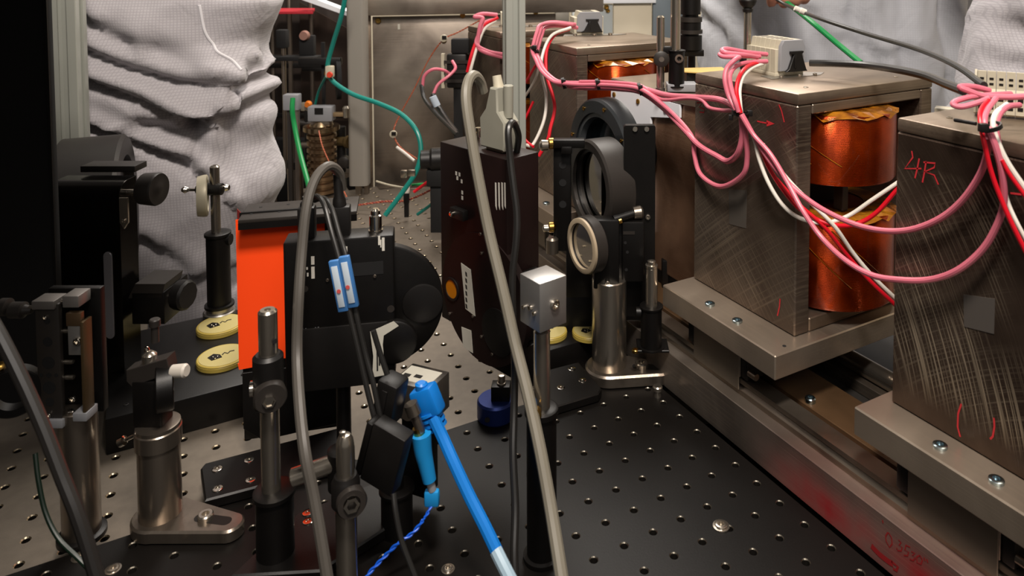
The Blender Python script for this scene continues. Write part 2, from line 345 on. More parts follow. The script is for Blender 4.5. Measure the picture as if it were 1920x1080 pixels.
# ------------------------------------------------------------------ breadboards
def board(name, label, x0, y0, nx, ny, pitch, rh, rc, depth, thick, mask, top, loc, rz, cut=None):
    """plate with real chamfered blind holes; mask(i, j) -> cell exists"""
    bm = BM(); n = 12; vc = {}
    def V(x, y, z):
        k = (round(x*2e5), round(y*2e5), round(z*2e5))
        if k not in vc: vc[k] = bm.verts.new((x, y, z))
        return vc[k]
    def q(vs, mi=0):
        try: f = bm.faces.new(vs); f.material_index = mi
        except ValueError: pass
    h = pitch/2
    sq = [(h, 0), (h, h*.5), (h, h), (h*.5, h), (0, h), (-h*.5, h), (-h, h), (-h, h*.5), (-h, 0), (-h, -h*.5), (-h, -h), (-h*.5, -h), (0, -h), (h*.5, -h), (h, -h), (h, -h*.5)]
    n = 16
    for i in range(nx):
        for j in range(ny):
            if not mask(i, j): continue
            cx, cy = x0+i*pitch, y0+j*pitch
            O = [V(cx+a, cy+b, 0) for a, b in sq]
            A = [V(cx+rc*math.cos(2*PI*k/n), cy+rc*math.sin(2*PI*k/n), 0) for k in range(n)]
            B = [V(cx+rh*math.cos(2*PI*k/n), cy+rh*math.sin(2*PI*k/n), -(rc-rh)*1.1) for k in range(n)]
            Cc = [V(cx+rh*math.cos(2*PI*k/n), cy+rh*math.sin(2*PI*k/n), -depth) for k in range(n)]
            for k in range(n):
                l = (k+1) % n
                q([O[k], O[l], A[l], A[k]], 0); q([A[k], A[l], B[l], B[k]], 1); q([B[k], B[l], Cc[l], Cc[k]], 2)
            q(Cc, 2)
            for di, dj, s in ((1, 0, [14, 15, 0, 1, 2]), (0, 1, [2, 3, 4, 5, 6]), (-1, 0, [6, 7, 8, 9, 10]), (0, -1, [10, 11, 12, 13, 14])):
                a, b = i+di, j+dj
                if a < 0 or b < 0 or a >= nx or b >= ny or not mask(a, b):
                    for k in range(4):
                        p, r = sq[s[k]], sq[s[k+1]]
                        q([V(cx+p[0], cy+p[1], 0), V(cx+r[0], cy+r[1], 0), V(cx+r[0], cy+r[1], -thick), V(cx+p[0], cy+p[1], -thick)], 0)
    me = bpy.data.meshes.new(name); bmesh.ops.recalc_face_normals(bm, faces=bm.faces)
    bm.to_mesh(me); bm.free()
    for m in (top, hole_rim if rh > .00285 or top is gray_board else hole_rim_dark, hole_dark): me.materials.append(m)
    o = bpy.data.objects.new(name, me); COL.objects.link(o); o.location = loc; o.rotation_euler = (0, 0, rz)
    return tag(o, label, 'breadboard')
board('black_breadboard', 'black anodized breadboard with small threaded holes under the near posts and steel rail', .3083-.0254*27, .4525-.0254*13, 32, 20, .0254, .0028, .0034, .010, .0125,
      lambda i, j: True, black_board, (0, .0055, 0), 0)
def gm(i, j):
    x = .0160+(i-14)*.0258; y = .8007+(j-12)*.0258
    if y < .60: return False
    px, py, d = PRJ((x, y, -.0127))
    return not (px < 545 and d > .86) and d < 1.40
board('grey_breadboard', 'large grey optical breadboard with rows of threaded holes, behind the black one', .0160-14*.0258, -12*.0258, 46, 42, .0258, .0028, .0036, .010, .05,
      gm, gray_board, (0, .8007, -.0127), math.radians(-2.1))
# table body under the boards
t = thingw('optical_table', 'black table body carrying the breadboards and magnets', 'table', (0, 0, 0))
o = obj('table_slab', box(BM(), -.55, .85, -.05, .17, -.12, -.0135), blackm, t)
o = obj('table_frame', box(BM(), .0, .70, .25, .80, -.86, -.064), blackm, t)
# loose cap screw set in the black board
def cap_screw(px, py, z, r, label, m=steel, grp=None):
    p = G(px, py, z); SC[0] = 1; bm = BM()
    lathe(bm, (0, 0, 0), (0, 0, 1), [(0, r*1.3), (r*.16, r*1.3), (r*.2, r*.98), (r*.4, r*.95), (r*.46, r*.85), (r*.46, r*.5), (r*.1, r*.45), (r*.1, 0)], 18)
    o = obj('cap_screw', bm, m); o.location = p; return tag(o, label, 'screw', grp)
cap_screw(1352, 987, 0, .0048, 'lone steel cap screw with washer in the open part of the black breadboard')
cap_screw(212, 1068, 0, .0040, 'steel cap screw at the bottom left edge of the black breadboard')
cap_screw(840, 1068, 0, .0036, 'steel cap screw at the bottom of the black breadboard beside the grey cable tips')
cap_screw(150, 1045, 0, .0042, 'steel cap screw in front of the left steel post')

# ------------------------------------------------------------------ rail bed
XR = .4268
t = thingw('magnet_rail', 'long steel rail bed with dark red stain and marker writing on its side', 'rail', (XR, .45, 0))
y0, y1 = -.30, .80
obj('base_bar', box(BM(), 0, .040, y0, y1, 0, .0375, .0006, 1), rail_dyed, t)
obj('bearing_rail', prism(BM(), [(.012, .0376), (.028, .0376), (.028, .042), (.025, .045), (.028, .048), (.028, .052), (.012, .052), (.012, .048), (.015, .045), (.012, .042)], 'xz', y0, y1), rail_steel, t)
obj('inner_plate', box(BM(), .041, .085, y0, y1, .030, .0455, .0006, 1), mat('bronze_strip', '#6b5138', .5, .4, .4, 20), t)
obj('trough', box(BM(), .086, .32, y0, y1, .0, .030), mat('dark_trough', '#3a3836', .4, .4, .3, 15), t)
bm = BM(); cyl(bm, (.128, y0, .048), (.128, y1, .048), .0085, n=24); obj('guide_rod', bm, steel, t)
obj('rod_support', box(BM(), .114, .142, y0, y1, .0302, .041, .0005, 1), rail_steel, t)
for yy in (.437, .30, .57): screw(t, (.047, yy-.45, .0456), (0, 0, 1), .0046, zinc)
bm = BM()
P = PX(1690, 1010, XR)
def on_rail(pts): return [(p.y, p.z) for p in (PX(a, b, XR) for a, b in pts)]
def rs(bm, pts, w): stroke(bm, on_rail(pts), w, (0, -.45, 0), (0, 1, 0), (0, 0, 1), (-1, 0, 0), .0002)
for s in ([(1665, 998), (1661, 1005), (1662, 1015), (1668, 1026), (1673, 1020), (1672, 1008), (1666, 998)], [(1681, 1028), (1683, 1029)], [(1685, 1012), (1690, 1017), (1686, 1022), (1692, 1026), (1690, 1033), (1683, 1032)],
          [(1707, 1026), (1699, 1022), (1697, 1031), (1704, 1035), (1702, 1042), (1695, 1041)], [(1709, 1034), (1716, 1037), (1711, 1041), (1717, 1046), (1712, 1051), (1706, 1048)],
          [(1725, 1041), (1719, 1044), (1720, 1055), (1727, 1058), (1730, 1050), (1725, 1041)], [(1733, 1045), (1735, 1052)], [(1738, 1048), (1740, 1055)], [(1655, 975), (1656, 981)]): rs(bm, s, .0009)
railink = mat('dark_red_marker', '#8a0f14', 0, .7)
obj('marker_lettering', bm, railink, t, False)
bm = BM(); rs(bm, [(1634, 1023), (1640, 1030), (1650, 1040), (1660, 1048), (1668, 1054), (1674, 1057)], .0042); rs(bm, [(1672, 1052), (1678, 1058), (1684, 1062), (1681, 1070), (1675, 1066)], .0018); obj('marker_scribble', bm, railink, t, False)

# ------------------------------------------------------------------ magnets
def magnet(label, ox, oy, face, wd_=.178, dp=.137, coils=True):
    """C frame steel magnet: origin at its near left corner, open towards -Y"""
    t = thingw('dipole_magnet', label, 'magnet', (ox, oy, .101), 0, 'steel dipole magnets with copper coloured coils')
    H = .2075
    obj('side_wall', box(BM(), 0, .0172, .0005, dp, 0, H-.0102, .0012, 1), face, t)
    obj('back_wall', box(BM(), wd_-.0172, wd_, .0005, dp, 0, H-.0102, .0012, 1), mag_plain, t)
    obj('top_yoke', box(BM(), .0176, wd_-.0176, .0005, dp, H-.019, H-.0102, .001, 1), mag_plain, t)
    obj('lid', box(BM(), 0, wd_, 0, dp, H-.010, H, .0018, 2), mag_plain, t)
    obj('bottom_yoke', box(BM(), .0176, wd_-.0176, .0005, dp, 0, .012, .001, 1), mag_plain, t)
    for z0, z1 in ((.0125, .096), (.1225, .1865)):
        bm = BM(); cxy = (.080, .036)
        prof = [(0, .040), (.002, .056), (.004, .057), (z1-z0-.004, .057), (z1-z0-.002, .056), (z1-z0, .038)]
        c = lathe(bm, (cxy[0], .036, z0), (0, 0, 1), prof, 48)
        k = obj('coil', bm, coilm, t)
        bm = BM()
        for s in range(5):
            a = random.uniform(0, 6); rr = .0575
            P_ = [(cxy[0]+rr*math.cos(a+i*.09), .036+rr*math.sin(a+i*.09), z0+.01+(z1-z0-.02)*(i/12) if s % 2 else z1-.01-(z1-z0-.02)*(i/14)) for i in range(12)]
            tube(bm, P_, .00035, 4)
        obj('tape_edge', bm, kapton, k)
        bm = BM(); rnd = random.Random(3)
        n = 40; inn = [bm.verts.new((cxy[0]+.030*math.cos(2*PI*i/n), .036+.030*math.sin(2*PI*i/n), z1-z0+z0+.0006)) for i in range(n)]
        mid = [bm.verts.new((cxy[0]+(.050+rnd.uniform(-.002, .002))*math.cos(2*PI*i/n), .036+(.050)*math.sin(2*PI*i/n), z1+rnd.uniform(-.0002, .0016))) for i in range(n)]
        out = [bm.verts.new((cxy[0]+(.0585+rnd.uniform(-.001, .0015))*math.cos(2*PI*i/n), .036+(.0585)*math.sin(2*PI*i/n), z1-rnd.uniform(.001, .007))) for i in range(n)]
        for i in range(n):
            j = (i+1) % n; bm.faces.new([inn[i], inn[j], mid[j], mid[i]]); bm.faces.new([mid[i], mid[j], out[j], out[i]])
        obj('film_wrap', bm, kapton, k, False)
    bm = BM(); cyl(bm, (.078, .058, .0982), (.078, .058, .1213), .030, n=32); obj('pole_piece', bm, blackm, t)
    obj('pole_bracket', box(BM(), .058, .0655, .002, .012, .098, .1212, .0005, 1), darkgrey, t)
    for x, y in ((.03, .02), (.15, .02), (.03, dp-.02), (.15, dp-.02)): screw(t, (x, y, H), (0, 0, 1), .0022, steel, h=.0006)
    return t
m5 = magnet('scratched steel magnet with red arrow mark, between the black breadboard and coil gap', .4624, .4445, mag_hatch)
m4 = magnet('nearest steel magnet at right edge, marked 4R over swirled grinding marks', .4545, .206, mag_arcs)
m2 = magnet('farther steel magnet behind the white plate, with only a strip of coil showing', .4624, .820, mag_hatch)
m1 = magnet('farthest steel magnet, behind the thin aluminium extrusion', .4624, 1.060, mag_hatch)
def face_pts(pts, X, o): return [(PX(a, b, X).y-o.location.y, PX(a, b, X).z-o.location.z) for a, b in pts]
def fs(bm, pts, w, X, o): stroke(bm, face_pts(pts, X, o), w, (X-o.location.x, 0, 0), (0, 1, 0), (0, 0, 1), (-1, 0, 0), .0003)
bm = BM()
for s in ([(1710, 283), (1712, 295), (1697, 316), (1728, 316)], [(1724, 297), (1720, 318), (1716, 334)], [(1737, 302), (1734, 322), (1730, 342)], [(1732, 304), (1754, 306), (1752, 314), (1734, 322), (1752, 328), (1760, 346)]): fs(bm, s, .0011, .4545, m4)
for s in ([(1803, 757), (1797, 775), (1796, 800), (1801, 819)], [(1864, 783), (1865, 800), (1862, 818), (1857, 823)], [(1895, 362), (1921, 365)]): fs(bm, s, .0012, .4545, m4)
obj('marker_lettering', bm, redink, m4, False)
bm = BM()
for s in ([(1420, 227), (1428, 229), (1440, 231)], [(1461, 196), (1466, 208), (1471, 229)], [(1463, 560), (1462, 575), (1458, 592)], [(1307, 193), (1316, 192), (1312, 201), (1321, 205), (1320, 211), (1312, 210)]): fs(bm, s, .0013, .4624, m5)
f = face_pts([(1438, 225), (1438, 237), (1453, 232)], .4624, m5); bm.faces.new([bm.verts.new((-.0003, a, b)) for a, b in f])
obj('marker_arrow', bm, redink, m5, False)
# recessed dark key slots on the left faces
def slot_plate(o, X, pts):
    f = face_pts(pts, X, o); prism(bm2, f, 'yz', X-o.location.x-.0004, X-o.location.x+.001)
bm2 = BM(); slot_plate(m4, .4545, [(1807, 552), (1866, 560), (1864, 626), (1808, 612)]); obj('tape_patch', bm2, mat('grey_tape', '#4b4642', 0, .5), m4, False)
bm2 = BM(); slot_plate(m5, .4624, [(1367, 355), (1401, 357), (1399, 428), (1368, 420)]); obj('tape_patch', bm2, mat('grey_tape_dull', '#57514b', .3, .5), m5, False)
# support plates + carriages
def support(label, oy, y1, screws):
    t = thingw('support_plate', label, 'plate', (XR, oy, .080), 0, 'thick steel plates under the magnets')
    obj('plate', box(BM(), 0, .235, 0, y1-oy, 0, .0208, .0010, 1), plate_steel, t)
    for yy in screws: screw(t, (.0125, yy-oy, .0209), (0, 0, 1), .0046, zinc, h=.0022)
    obj('dowel_hole', lathe(BM(), (.018, .008, .0208), (0, 0, 1), [(0, .0016), (.0003, .0016)], 12), blackm, t)
    return t
sc5 = [G(1325, 573, .101).y, G(1376, 605, .101).y]; sc4 = [G(1747, 846, .101).y, G(1853, 912, .101).y]
support('steel plate under the scratched magnet, corner jutting over the rail', .431, .585, sc5)
support('nearest steel plate at right, under the swirled magnet', .19, .353, sc4)
support('steel plate under the farther magnet behind the black mounts', .815, .965, [.86, .92])
support('farthest steel plate under the last magnet', 1.055, 1.20, [1.1, 1.15])
def carriage(label, ya, yb):
    t = thingw('rail_carriage', label, 'carriage', (.437, ya, .039), 0, 'bearing carriages between rail and plates')
    obj('body', box(BM(), .001, .05, 0, yb-ya, .014, .0405, .0008, 1), rail_steel, t)
    obj('cover', box(BM(), 0, .0012, .0005, yb-ya-.0005, .003, .0385, .0003, 1), mat('carriage_cover', '#857b6e', .8, .45, .1, 30), t)
    obj('end_cap', box(BM(), .0015, .048, -.009, -.0002, .0145, .036, .0015, 2), blackp, t)
    obj('end_cap', box(BM(), .0015, .048, yb-ya+.0002, yb-ya+.010, .0145, .036, .0015, 2), blackp, t)
    bm = BM(); cyl(bm, (.004, -.018, .022), (.004, -.009, .022), .003, n=14); obj('grease_nipple', bm, steeld, t)
carriage('carriage with steel cover under the corner of the scratched magnet plate', .485, .549)
carriage('nearest carriage with brown and steel cover at lower right', .252, .316)
carriage('carriage under the farther magnet plate', .86, .92)
# terminal blocks on the magnets
def terminal(label, px, py, n, w, h, d, tie_z, yaw, cap=True, nside=6):
    """row of beige clamp modules running along the magnet's length, grey end plate facing the camera"""
    t = thing('terminal_block', label, 'terminal block', px, py, 0, yaw, 'beige terminal blocks on top of the magnets', z=tie_z)
    s = SC[0]
    obj('base_foot', box(BM(), -w*.5, w*.5, 0, n*d, 0, h*.12, 1), beige, t)
    for i in range(n):
        y = i*d
        m_ = obj('module', prism(BM(), [(-w*.5, h*.12), (w*.5, h*.12), (w*.5, h*.8), (w*.38, h*.8), (w*.38, h), (-w*.30, h), (-w*.36, h*.75), (-w*.5, h*.75)], 'xz', y+.4, y+d*.94, .5), beige, t)
        bm = BM(); box(bm, -w*.42, -w*.36, y+d*.25, y+d*.75, h*.42, h*.62); box(bm, w*-.2, w*.2, y+d*.3, y+d*.7, h*.98, h*1.005); obj('clamp_slot', bm, blackp, m_)
    if cap:
        obj('end_plate', prism(BM(), [(-w*.42, h*.16), (w*.44, h*.16), (w*.46, h*.78), (w*.36, h), (-w*.30, h), (-w*.40, h*.84)], 'xz', -d*.55, 0, .6), greyp, t)
        c = obj('end_clamp', prism(BM(), [(-w*.30, h*.14), (w*.46, h*.14), (w*.42, h*.2), (w*.26, h*.62), (w*.32, h*.66), (w*.32, h*.70), (-w*.12, h*.70), (-w*.12, h*.64), (-w*.02, h*.6), (-w*.18, h*.22)], 'xz', -d*1.0, -d*.56, .6), blackp, t)
        obj('clamp_rib', box(BM(), -w*.02, w*.04, -d*1.12, -d*1.0, h*.24, h*.62, .5), blackp, c)
    bm = BM(); rnd = random.Random(5)
    prism(bm, [(-w*.9, -d*1.6), (w*.9, -d*1.2), (w*1.3, d*.2), (w*.8, d*1.5), (-w*.8, d*1.2)], 'xy', .0, 1.0)
    obj('mounting_plate', bm, alu, t)
    for x in (-.5, .15, .7): screw(t, (w*x, -d*1.15, 1.0), (0, 0, 1), 4, steel)
    return t
terminal('beige terminal block with black end clamp on the scratched magnet', 1480, 142, 6, 66, 68, 15, .3085, 24)
terminal('beige terminal block with black clamp on the farther magnet behind', 1104, 66, 6, 56, 44, 9, .3085, 10)
terminal('terminal block half hidden behind the thin aluminium extrusion', 962, 50, 4, 46, 36, 9, .3085, 8)
t = thing('terminal_block', 'nearest beige terminal block at right edge with pink wires plugged in', 'terminal block', 1840, 210, .53, -30, 'beige terminal blocks on top of the magnets')
# row of modules seen from the wire side
for i in range(9):
    x = -8+i*16
    m_ = obj('module', prism(BM(), [(0, -4), (30, -4), (30, 66), (12, 78), (4, 78), (4, 45), (-6, 38), (-6, 0)], 'yz', x, x+15, .5), beige, t)
    bm = BM(); box(bm, x+4, x+11, 3.2, 4.6, 52, 56); box(bm, x+4, x+11, 3.2, 4.6, 62, 66); box(bm, x+3, x+12, -6.6, -5, 8, 15); box(bm, x+3, x+12, -6.6, -5, 24, 31); obj('clamp_slot', bm, blackp, m_)
p = t.location
obj('end_plate', prism(BM(), [(0, -4), (32, -4), (32, 66), (10, 80), (-8, 40), (-8, 0)], 'yz', -13, -8.5, .5), beige, t)
t = thing('connector_cover', 'pale grey plastic cover strip on the nearest magnet under the pink wires', 'cover', 1752, 202, .56, -30)
obj('cover', box(BM(), 0, 230, 0, 26, -26, 0, 2), beige, t); obj('cover_lip', box(BM(), -2, 232, -8, 26, -34, -27, 1), beige, t)
# ------------------------------------------------------------------ optics, written in pixel-sized units around an anchor
AN = [0, 0]
def T(name, label, cat, ax, ay, d=None, yaw=0, group=None, z=None):
    AN[:] = [ax, ay]; return thing(name, label, cat, ax, ay, d, yaw, group, z)
def bx(x0, x1, yt, yb, d0, d1, bev=0, bm=None, seg=2): return box(bm or BM(), x0-AN[0], x1-AN[0], d0, d1, AN[1]-yb, AN[1]-yt, bev, seg)
def cy(p, q, r, r1=None, n=28, ch=0, bm=None): return cyl(bm or BM(), (p[0]-AN[0], p[2], AN[1]-p[1]), (q[0]-AN[0], q[2], AN[1]-q[1]), r, r1, n, ch)
def lt(p, ax, prof, n=32, bm=None, closed=False): return lathe(bm or BM(), (p[0]-AN[0], p[2], AN[1]-p[1]), ax, prof, n, closed)
def rg(p, ax, ri, ro, h, n=48, ch=0, bm=None): return ring(bm or BM(), (p[0]-AN[0], p[2], AN[1]-p[1]), ax, ri, ro, h, n, ch)
def pz(pts, d0, d1, bev=0, bm=None): return prism(bm or BM(), [(a-AN[0], AN[1]-b) for a, b in pts], 'xz', d0, d1, bev)
def sw(t, x, y, d, r, m=steel, ax=(0, -1, 0), h=None): return screw(t, (x-AN[0], d, AN[1]-y), ax, r, m, h=h)
def pedestal(t, x, ytop, ybot, r, m=steeld, name='post'):
    obj(name, lt((x, ybot, 0), (0, 0, 1), [(0, r*.97), (2, r), (ybot-ytop-2, r), (ybot-ytop, r*.95)], 40), m, t)
def fork(t, x, y, r, dirx, L, wide, thick, m=steeld):
    """slotted clamping fork around a pedestal foot: flat triangle arm, real slot, screw"""
    a = []
    c, s = math.cos(dirx), math.sin(dirx)
    def P(u, v): return (x-AN[0]+u*c-v*s, u*s+v*c)
    n = 10
    out = [P(L+wide*.32*math.cos(q), wide*.32*math.sin(q)) for q in [(-PI/2+PI*i/n) for i in range(n+1)]]
    out += [P(r*1.36*math.cos(q), r*1.36*math.sin(q)) for q in [(PI*.38+PI*1.24*i/16) for i in range(17)]]
    hole = [P(r*.98*math.cos(q), r*.98*math.sin(q)) for q in [2*PI*i/24 for i in range(24)]]
    z0 = AN[1]-y
    bm = BM(); prism(bm, out, 'xy', z0, z0+thick, thick*.14); o = obj('clamping_fork', bm, m, t)
    bm = BM(); st = [P(L*.62+L*.0, 0), P(L*.98, 0)]
    sp = []
    rr = wide*.13
    for i in range(9): q = PI/2+PI*i/8; sp.append((L*.58+rr*math.cos(q), rr*math.sin(q)))
    for i in range(9): q = -PI/2+PI*i/8; sp.append((L*.95+rr*math.cos(q), rr*math.sin(q)))
    prism(bm, [P(*q) for q in sp], 'xy', z0+thick, z0+thick+.25); obj('slot', bm, hole_dark, o)
    q = P(L*.66, 0); screw(o, (q[0], q[1], z0+thick), (0, 0, 1), wide*.17, steel, h=wide*.12)
    return o
def loc3(t, px, py, d):
    return (parent_inv(t) @ W(px, py, d))/SC[0]
def holder(t, x, ytop, ybot, r, knob=None, m=black):
    h = ybot-ytop; obj('post_holder', lt((x, ybot, 0), (0, 0, 1), [(0, r*1.25), (h*.03, r*1.25), (h*.035, r), (h*.95, r), (h*.955, r*1.12), (h*.99, r*1.12), (h, r*.95)], 36), m, t)
    if knob:
        kx, ky = knob; s = 1 if kx > x else -1
        k = obj('thumbscrew', lt((x+s*r*.8, ky, 0), (s, 0, 0), [(0, r*.22), (abs(kx-x)-r*.8-r*.45, r*.22), (abs(kx-x)-r*.8-r*.45, r*.5), (abs(kx-x)-r*.8, r*.5)], 18), m, t)
def rod(t, x, ytop, ybot, r, m=steel, name='post', hole=True, ch=3):
    h = ybot-ytop; o = obj(name, lt((x, ybot, 0), (0, 0, 1), [(0, r), (h-ch, r), (h, r-ch)]+([(h, r*.35), (h-4, r*.33), (h-4, 0)] if hole else []), 32), m, t); return o

# ---- black enclosure panel at far left
t = T('enclosure_panel', 'tall flat black enclosure panel filling the left edge', 'panel', 0, 760, .66, 0)
obj('panel', bx(-420, 119, -330, 762, 0, 12, 1), blackm, t); obj('edge_trim', bx(114, 119.6, -330, 600, -4, -0.2), blackp, t)
q_ = [parent_inv(t) @ Vector(VR*a+VF*b+Vector((0, 0, .50))) for a, b in ((-.74, .12), (-.22, .12), (-.22, .42), (-.30, .64), (-.74, .64))]
shade_sheet = obj('lid', prism(BM(), [(q.x, q.y) for q in q_], 'xy', q_[0].z, q_[0].z+.008), blackm, t, raw=True)  # lid: unseen sheet added overhead to shade the lower left
# ---- aluminium extrusions
def extrusion(label, px, w, ytop, ybot, d, yaw):
    t = T('aluminium_extrusion', label, 'extrusion', px, ybot, d, yaw, 'upright aluminium extrusions'); h = w/2; a = h*.34; b = h*.62; c = h*.2
    q = [(h, h), (a, h), (a, h*.8), (b, h*.62), (c, c*1.6)]
    pts = []
    base = [(h-.06*h, h), (a, h), (a, h*.84), (b*.9, h*.78), (b*.9, h*.6), (c*1.5, c*1.4)]
    corner = [(h, a), (h, h*.94), (h*.94, h), (a, h), (a, h*.84), (a*1.7, h*.84), (a*1.7, h*.70), (c*1.4, h*.42), (-c*1.4, h*.42), (-a*1.7, h*.70), (-a*1.7, h*.84), (-a, h*.84), (-a, h)]
    for k in range(4):
        r = PI/2*k; cc, ss = round(math.cos(r)), round(math.sin(r))
        pts += [(x*cc-y*ss, x*ss+y*cc) for x, y in corner]
    u = []
    for p_ in pts:
        if not u or (abs(u[-1][0]-p_[0])+abs(u[-1][1]-p_[1])) > 1e-6: u.append(p_)
    if abs(u[0][0]-u[-1][0])+abs(u[0][1]-u[-1][1]) < 1e-6: u.pop()
    obj('profile', prism(BM(), u, 'xy', 0, ybot-ytop), alue, t)
    obj('foot_plate', box(BM(), -h*1.2, h*1.2, -h, h*1.2, -0.6*4, 0, .5), alu, t)
    return t
extrusion('aluminium extrusion upright beside the black panel, in front of the cloth suit', 146, 46, -260, 598, .90, 12)
extrusion('thin aluminium extrusion upright behind the beige connector, near the middle', 966, 37, -260, 598, .90, 18)
# ---- black slab platforms with yellow discs
def platform(label, x0, x1, y0, y1, z1):
    t = thingw('riser_block', label, 'block', (x0, y0, 0), 0, 'low black blocks carrying yellow discs')
    z0 = -.0125
    obj('block', box(BM(), 0, x1-x0, 0, y1-y0, z0, z1, .0012, 2), black, t)
    for a, b in ((.12, .1), (.88, .1)):
        screw(t, ((x1-x0)*a, (y1-y0)*b, z1), (0, 0, 1), .0022, blackp, h=.0006)
    return t
platform('black block under the two yellow discs beside the cloth suit', -.045, .082, .757, .925, .020)
platform('black block under the yellow discs behind the thick steel post', .318, .425, .665, .775, .020)
def disc(px, py, r, label):
    SC[0] = 1; p = G(px, py, .0203); t = thingw('kinematic_disc', label, 'disc', p, .4, 'yellow discs with dark marks on black blocks')
    obj('disc', lathe(BM(), (0, 0, 0), (0, 0, 1), [(0, r), (.0035, r), (.0038, r*.985), (.0048, r*.99), (.0054, r*.96)], 44), yellowp, t)
    obj('label_face', lathe(BM(), (0, 0, .0054), (0, 0, 1), [(0, r*.9), (.0003, r*.9)], 40), mat('cream_face', '#b3a56c', 0, .45), t)
    bm = BM(); prism(bm, [(-r*.5, -r*.1), (-r*.1, -r*.18), (-r*.05, r*.1), (-r*.2, r*.35), (-r*.5, r*.25)], 'xy', .0057, .0062); obj('mark', bm, blackp, t)
    bm = BM(); stroke(bm, [(0, .0), (r*.15, r*.1), (r*.2, -r*.08), (r*.35, .02*r), (r*.5, -r*.06)], r*.06, (0, 0, .0058), (1, 0, 0), (0, 1, 0), (0, 0, 1)); obj('mark', bm, ink, t, False)
    for a in (0, 2.1, 4.2): lathe_b = screw(t, (-r*.3+r*.1*math.cos(a), r*.1*math.sin(a), .0062), (0, 0, 1), r*.05, steel)
    return t
disc(413, 616, .0235, 'yellow disc farther back on the block beside the cloth suit')
disc(417, 676, .0235, 'yellow disc nearer on the block, left of the orange plate')
disc(1030, 628, .0190, 'yellow disc half hidden behind the clear aluminium block post')
disc(1106, 627, .0190, 'yellow disc just left of the thick steel post')
# ---- small post with side lens holder in front of the cloth suit
t = T('lens_post', 'small post in front of the cloth suit with a thin edge-on ring mount', 'optic mount', 412, 592, None, 0, z=.0203)
obj('foot_ring', lt((412, 592, 0), (0, 0, 1), [(0, 29), (10, 29), (12, 27), (12, 23), (22, 23), (24, 20)], 40), alu, t)
holder(t, 412, 428, 572, 21, (437, 443))
rod(t, 409, 300, 430, 8.5)
obj('cross_clamp', lt((404, 345, -3), (1, 0, 0), [(-30, 3), (-28, 8), (-20, 14), (-8, 12), (20, 11), (22, 5)], 20), blackp, t)
obj('clamp_tip', lt((356, 346, -3), (1, 0, 0), [(-8, 4), (-2, 7), (2, 5), (6, 3), (20, 3)], 16), chrome, t)
obj('clamp_knob', lt((424, 342, -3), (1, 0, 0), [(0, 4), (6, 4), (8, 7), (13, 5)], 16), chrome, t)
k = obj('ring_mount', lt((386, 358, -3), (1, .44, 0), [(-8, 30), (-8, 37), (2, 39), (8, 39), (10, 36), (10, 30)], 40, closed=True), mat('ivory_ring', '#b8b09a', .3, .4), t)
obj('lens', lt((386, 358, -3), (1, .44, 0), [(-2, 30), (4, 30)], 32), tinted, k)
# ---- big black barrel mount at left
t = T('beam_tube_mount', 'large black round-topped optic housing beside the black panel, silver knob at right', 'optic housing', 190, 735, .72, 0)
bm = BM(); P = [(122, 735), (122, 340)]+[(122+18*(1-math.cos(a)), 340-26*math.sin(a)) for a in [PI/2*i/8 for i in range(1, 9)]]
prism(bm, [(y_-0, AN[1]-z_) for y_, z_ in [(-30, 735), (-30, 345)]+[(-30+26*(1-math.cos(PI/2*i/8)), 345-26*math.sin(PI/2*i/8)) for i in range(1, 9)]+[(24, 319), (24, 735)]], 'yz', 122-190, 255-190, .6)
obj('front_housing', bm, mat('satin_black', '#24211f', .85, .2), t)
q_ = loc3(t, 232, 440, .86); k_ = .86/.72
bm = BM(); lathe(bm, q_, (1, .47, 0), [(-100*k_, 170*k_), (-96*k_, 190*k_), (0, 190*k_), (6*k_, 184*k_), (6*k_, 150*k_), (-10*k_, 146*k_), (-10*k_, 0)], 72); obj('rear_barrel', bm, darkgrey, t)
obj('top_plate', bx(150, 255, 300, 312, 20, 60, 1), darkgrey, t)
k = obj('pale_slot', pz(slot_pts(232-0, 0, 232, 0, 8) and [(a, 1053-b) for a, b in slot_pts(232, 1053-455, 232, 1053-605, 8)], -34, -30.3, .8), mat('slot_reflection', '#8d8a8e', .4, .3), t)  # slot with the reflection of a white bar put into its pale colour
obj('pointer_plate', pz([(256, 345), (272, 345), (272, 392), (264, 404), (256, 392)], -33, -28, .6), steel, t)
sw(t, 264, 388, -33, 4)
k = obj('clamp_shaft', cy((250, 343, -5), (290, 343, -5), 6), steel, t)
obj('clamp_knob', lt((284, 336, -5), (1, -.1, 0), [(0, 20), (3, 29), (30, 31), (34, 29), (34, 12), (36, 8)], 40), darkgrey, t)
obj('base_box', bx(268, 330, 528, 590, -24, 60, 2), black, t)
obj('base_lid', pz([(268, 527), (262, 540), (325, 538), (332, 512), (276, 512)], -24, 40, .5), darkgrey, t)
k = obj('side_shaft', cy((325, 545, -6), (350, 543, -6), 4), steel, t)
bm = BM(); n = 36; lathe(bm, (345-AN[0], -6, AN[1]-540), (1, -.2, 0), [(0, 20), (2, 27), (20, 28), (24, 24), (24, 0)], 12); obj('side_knob', bm, blackp, t)
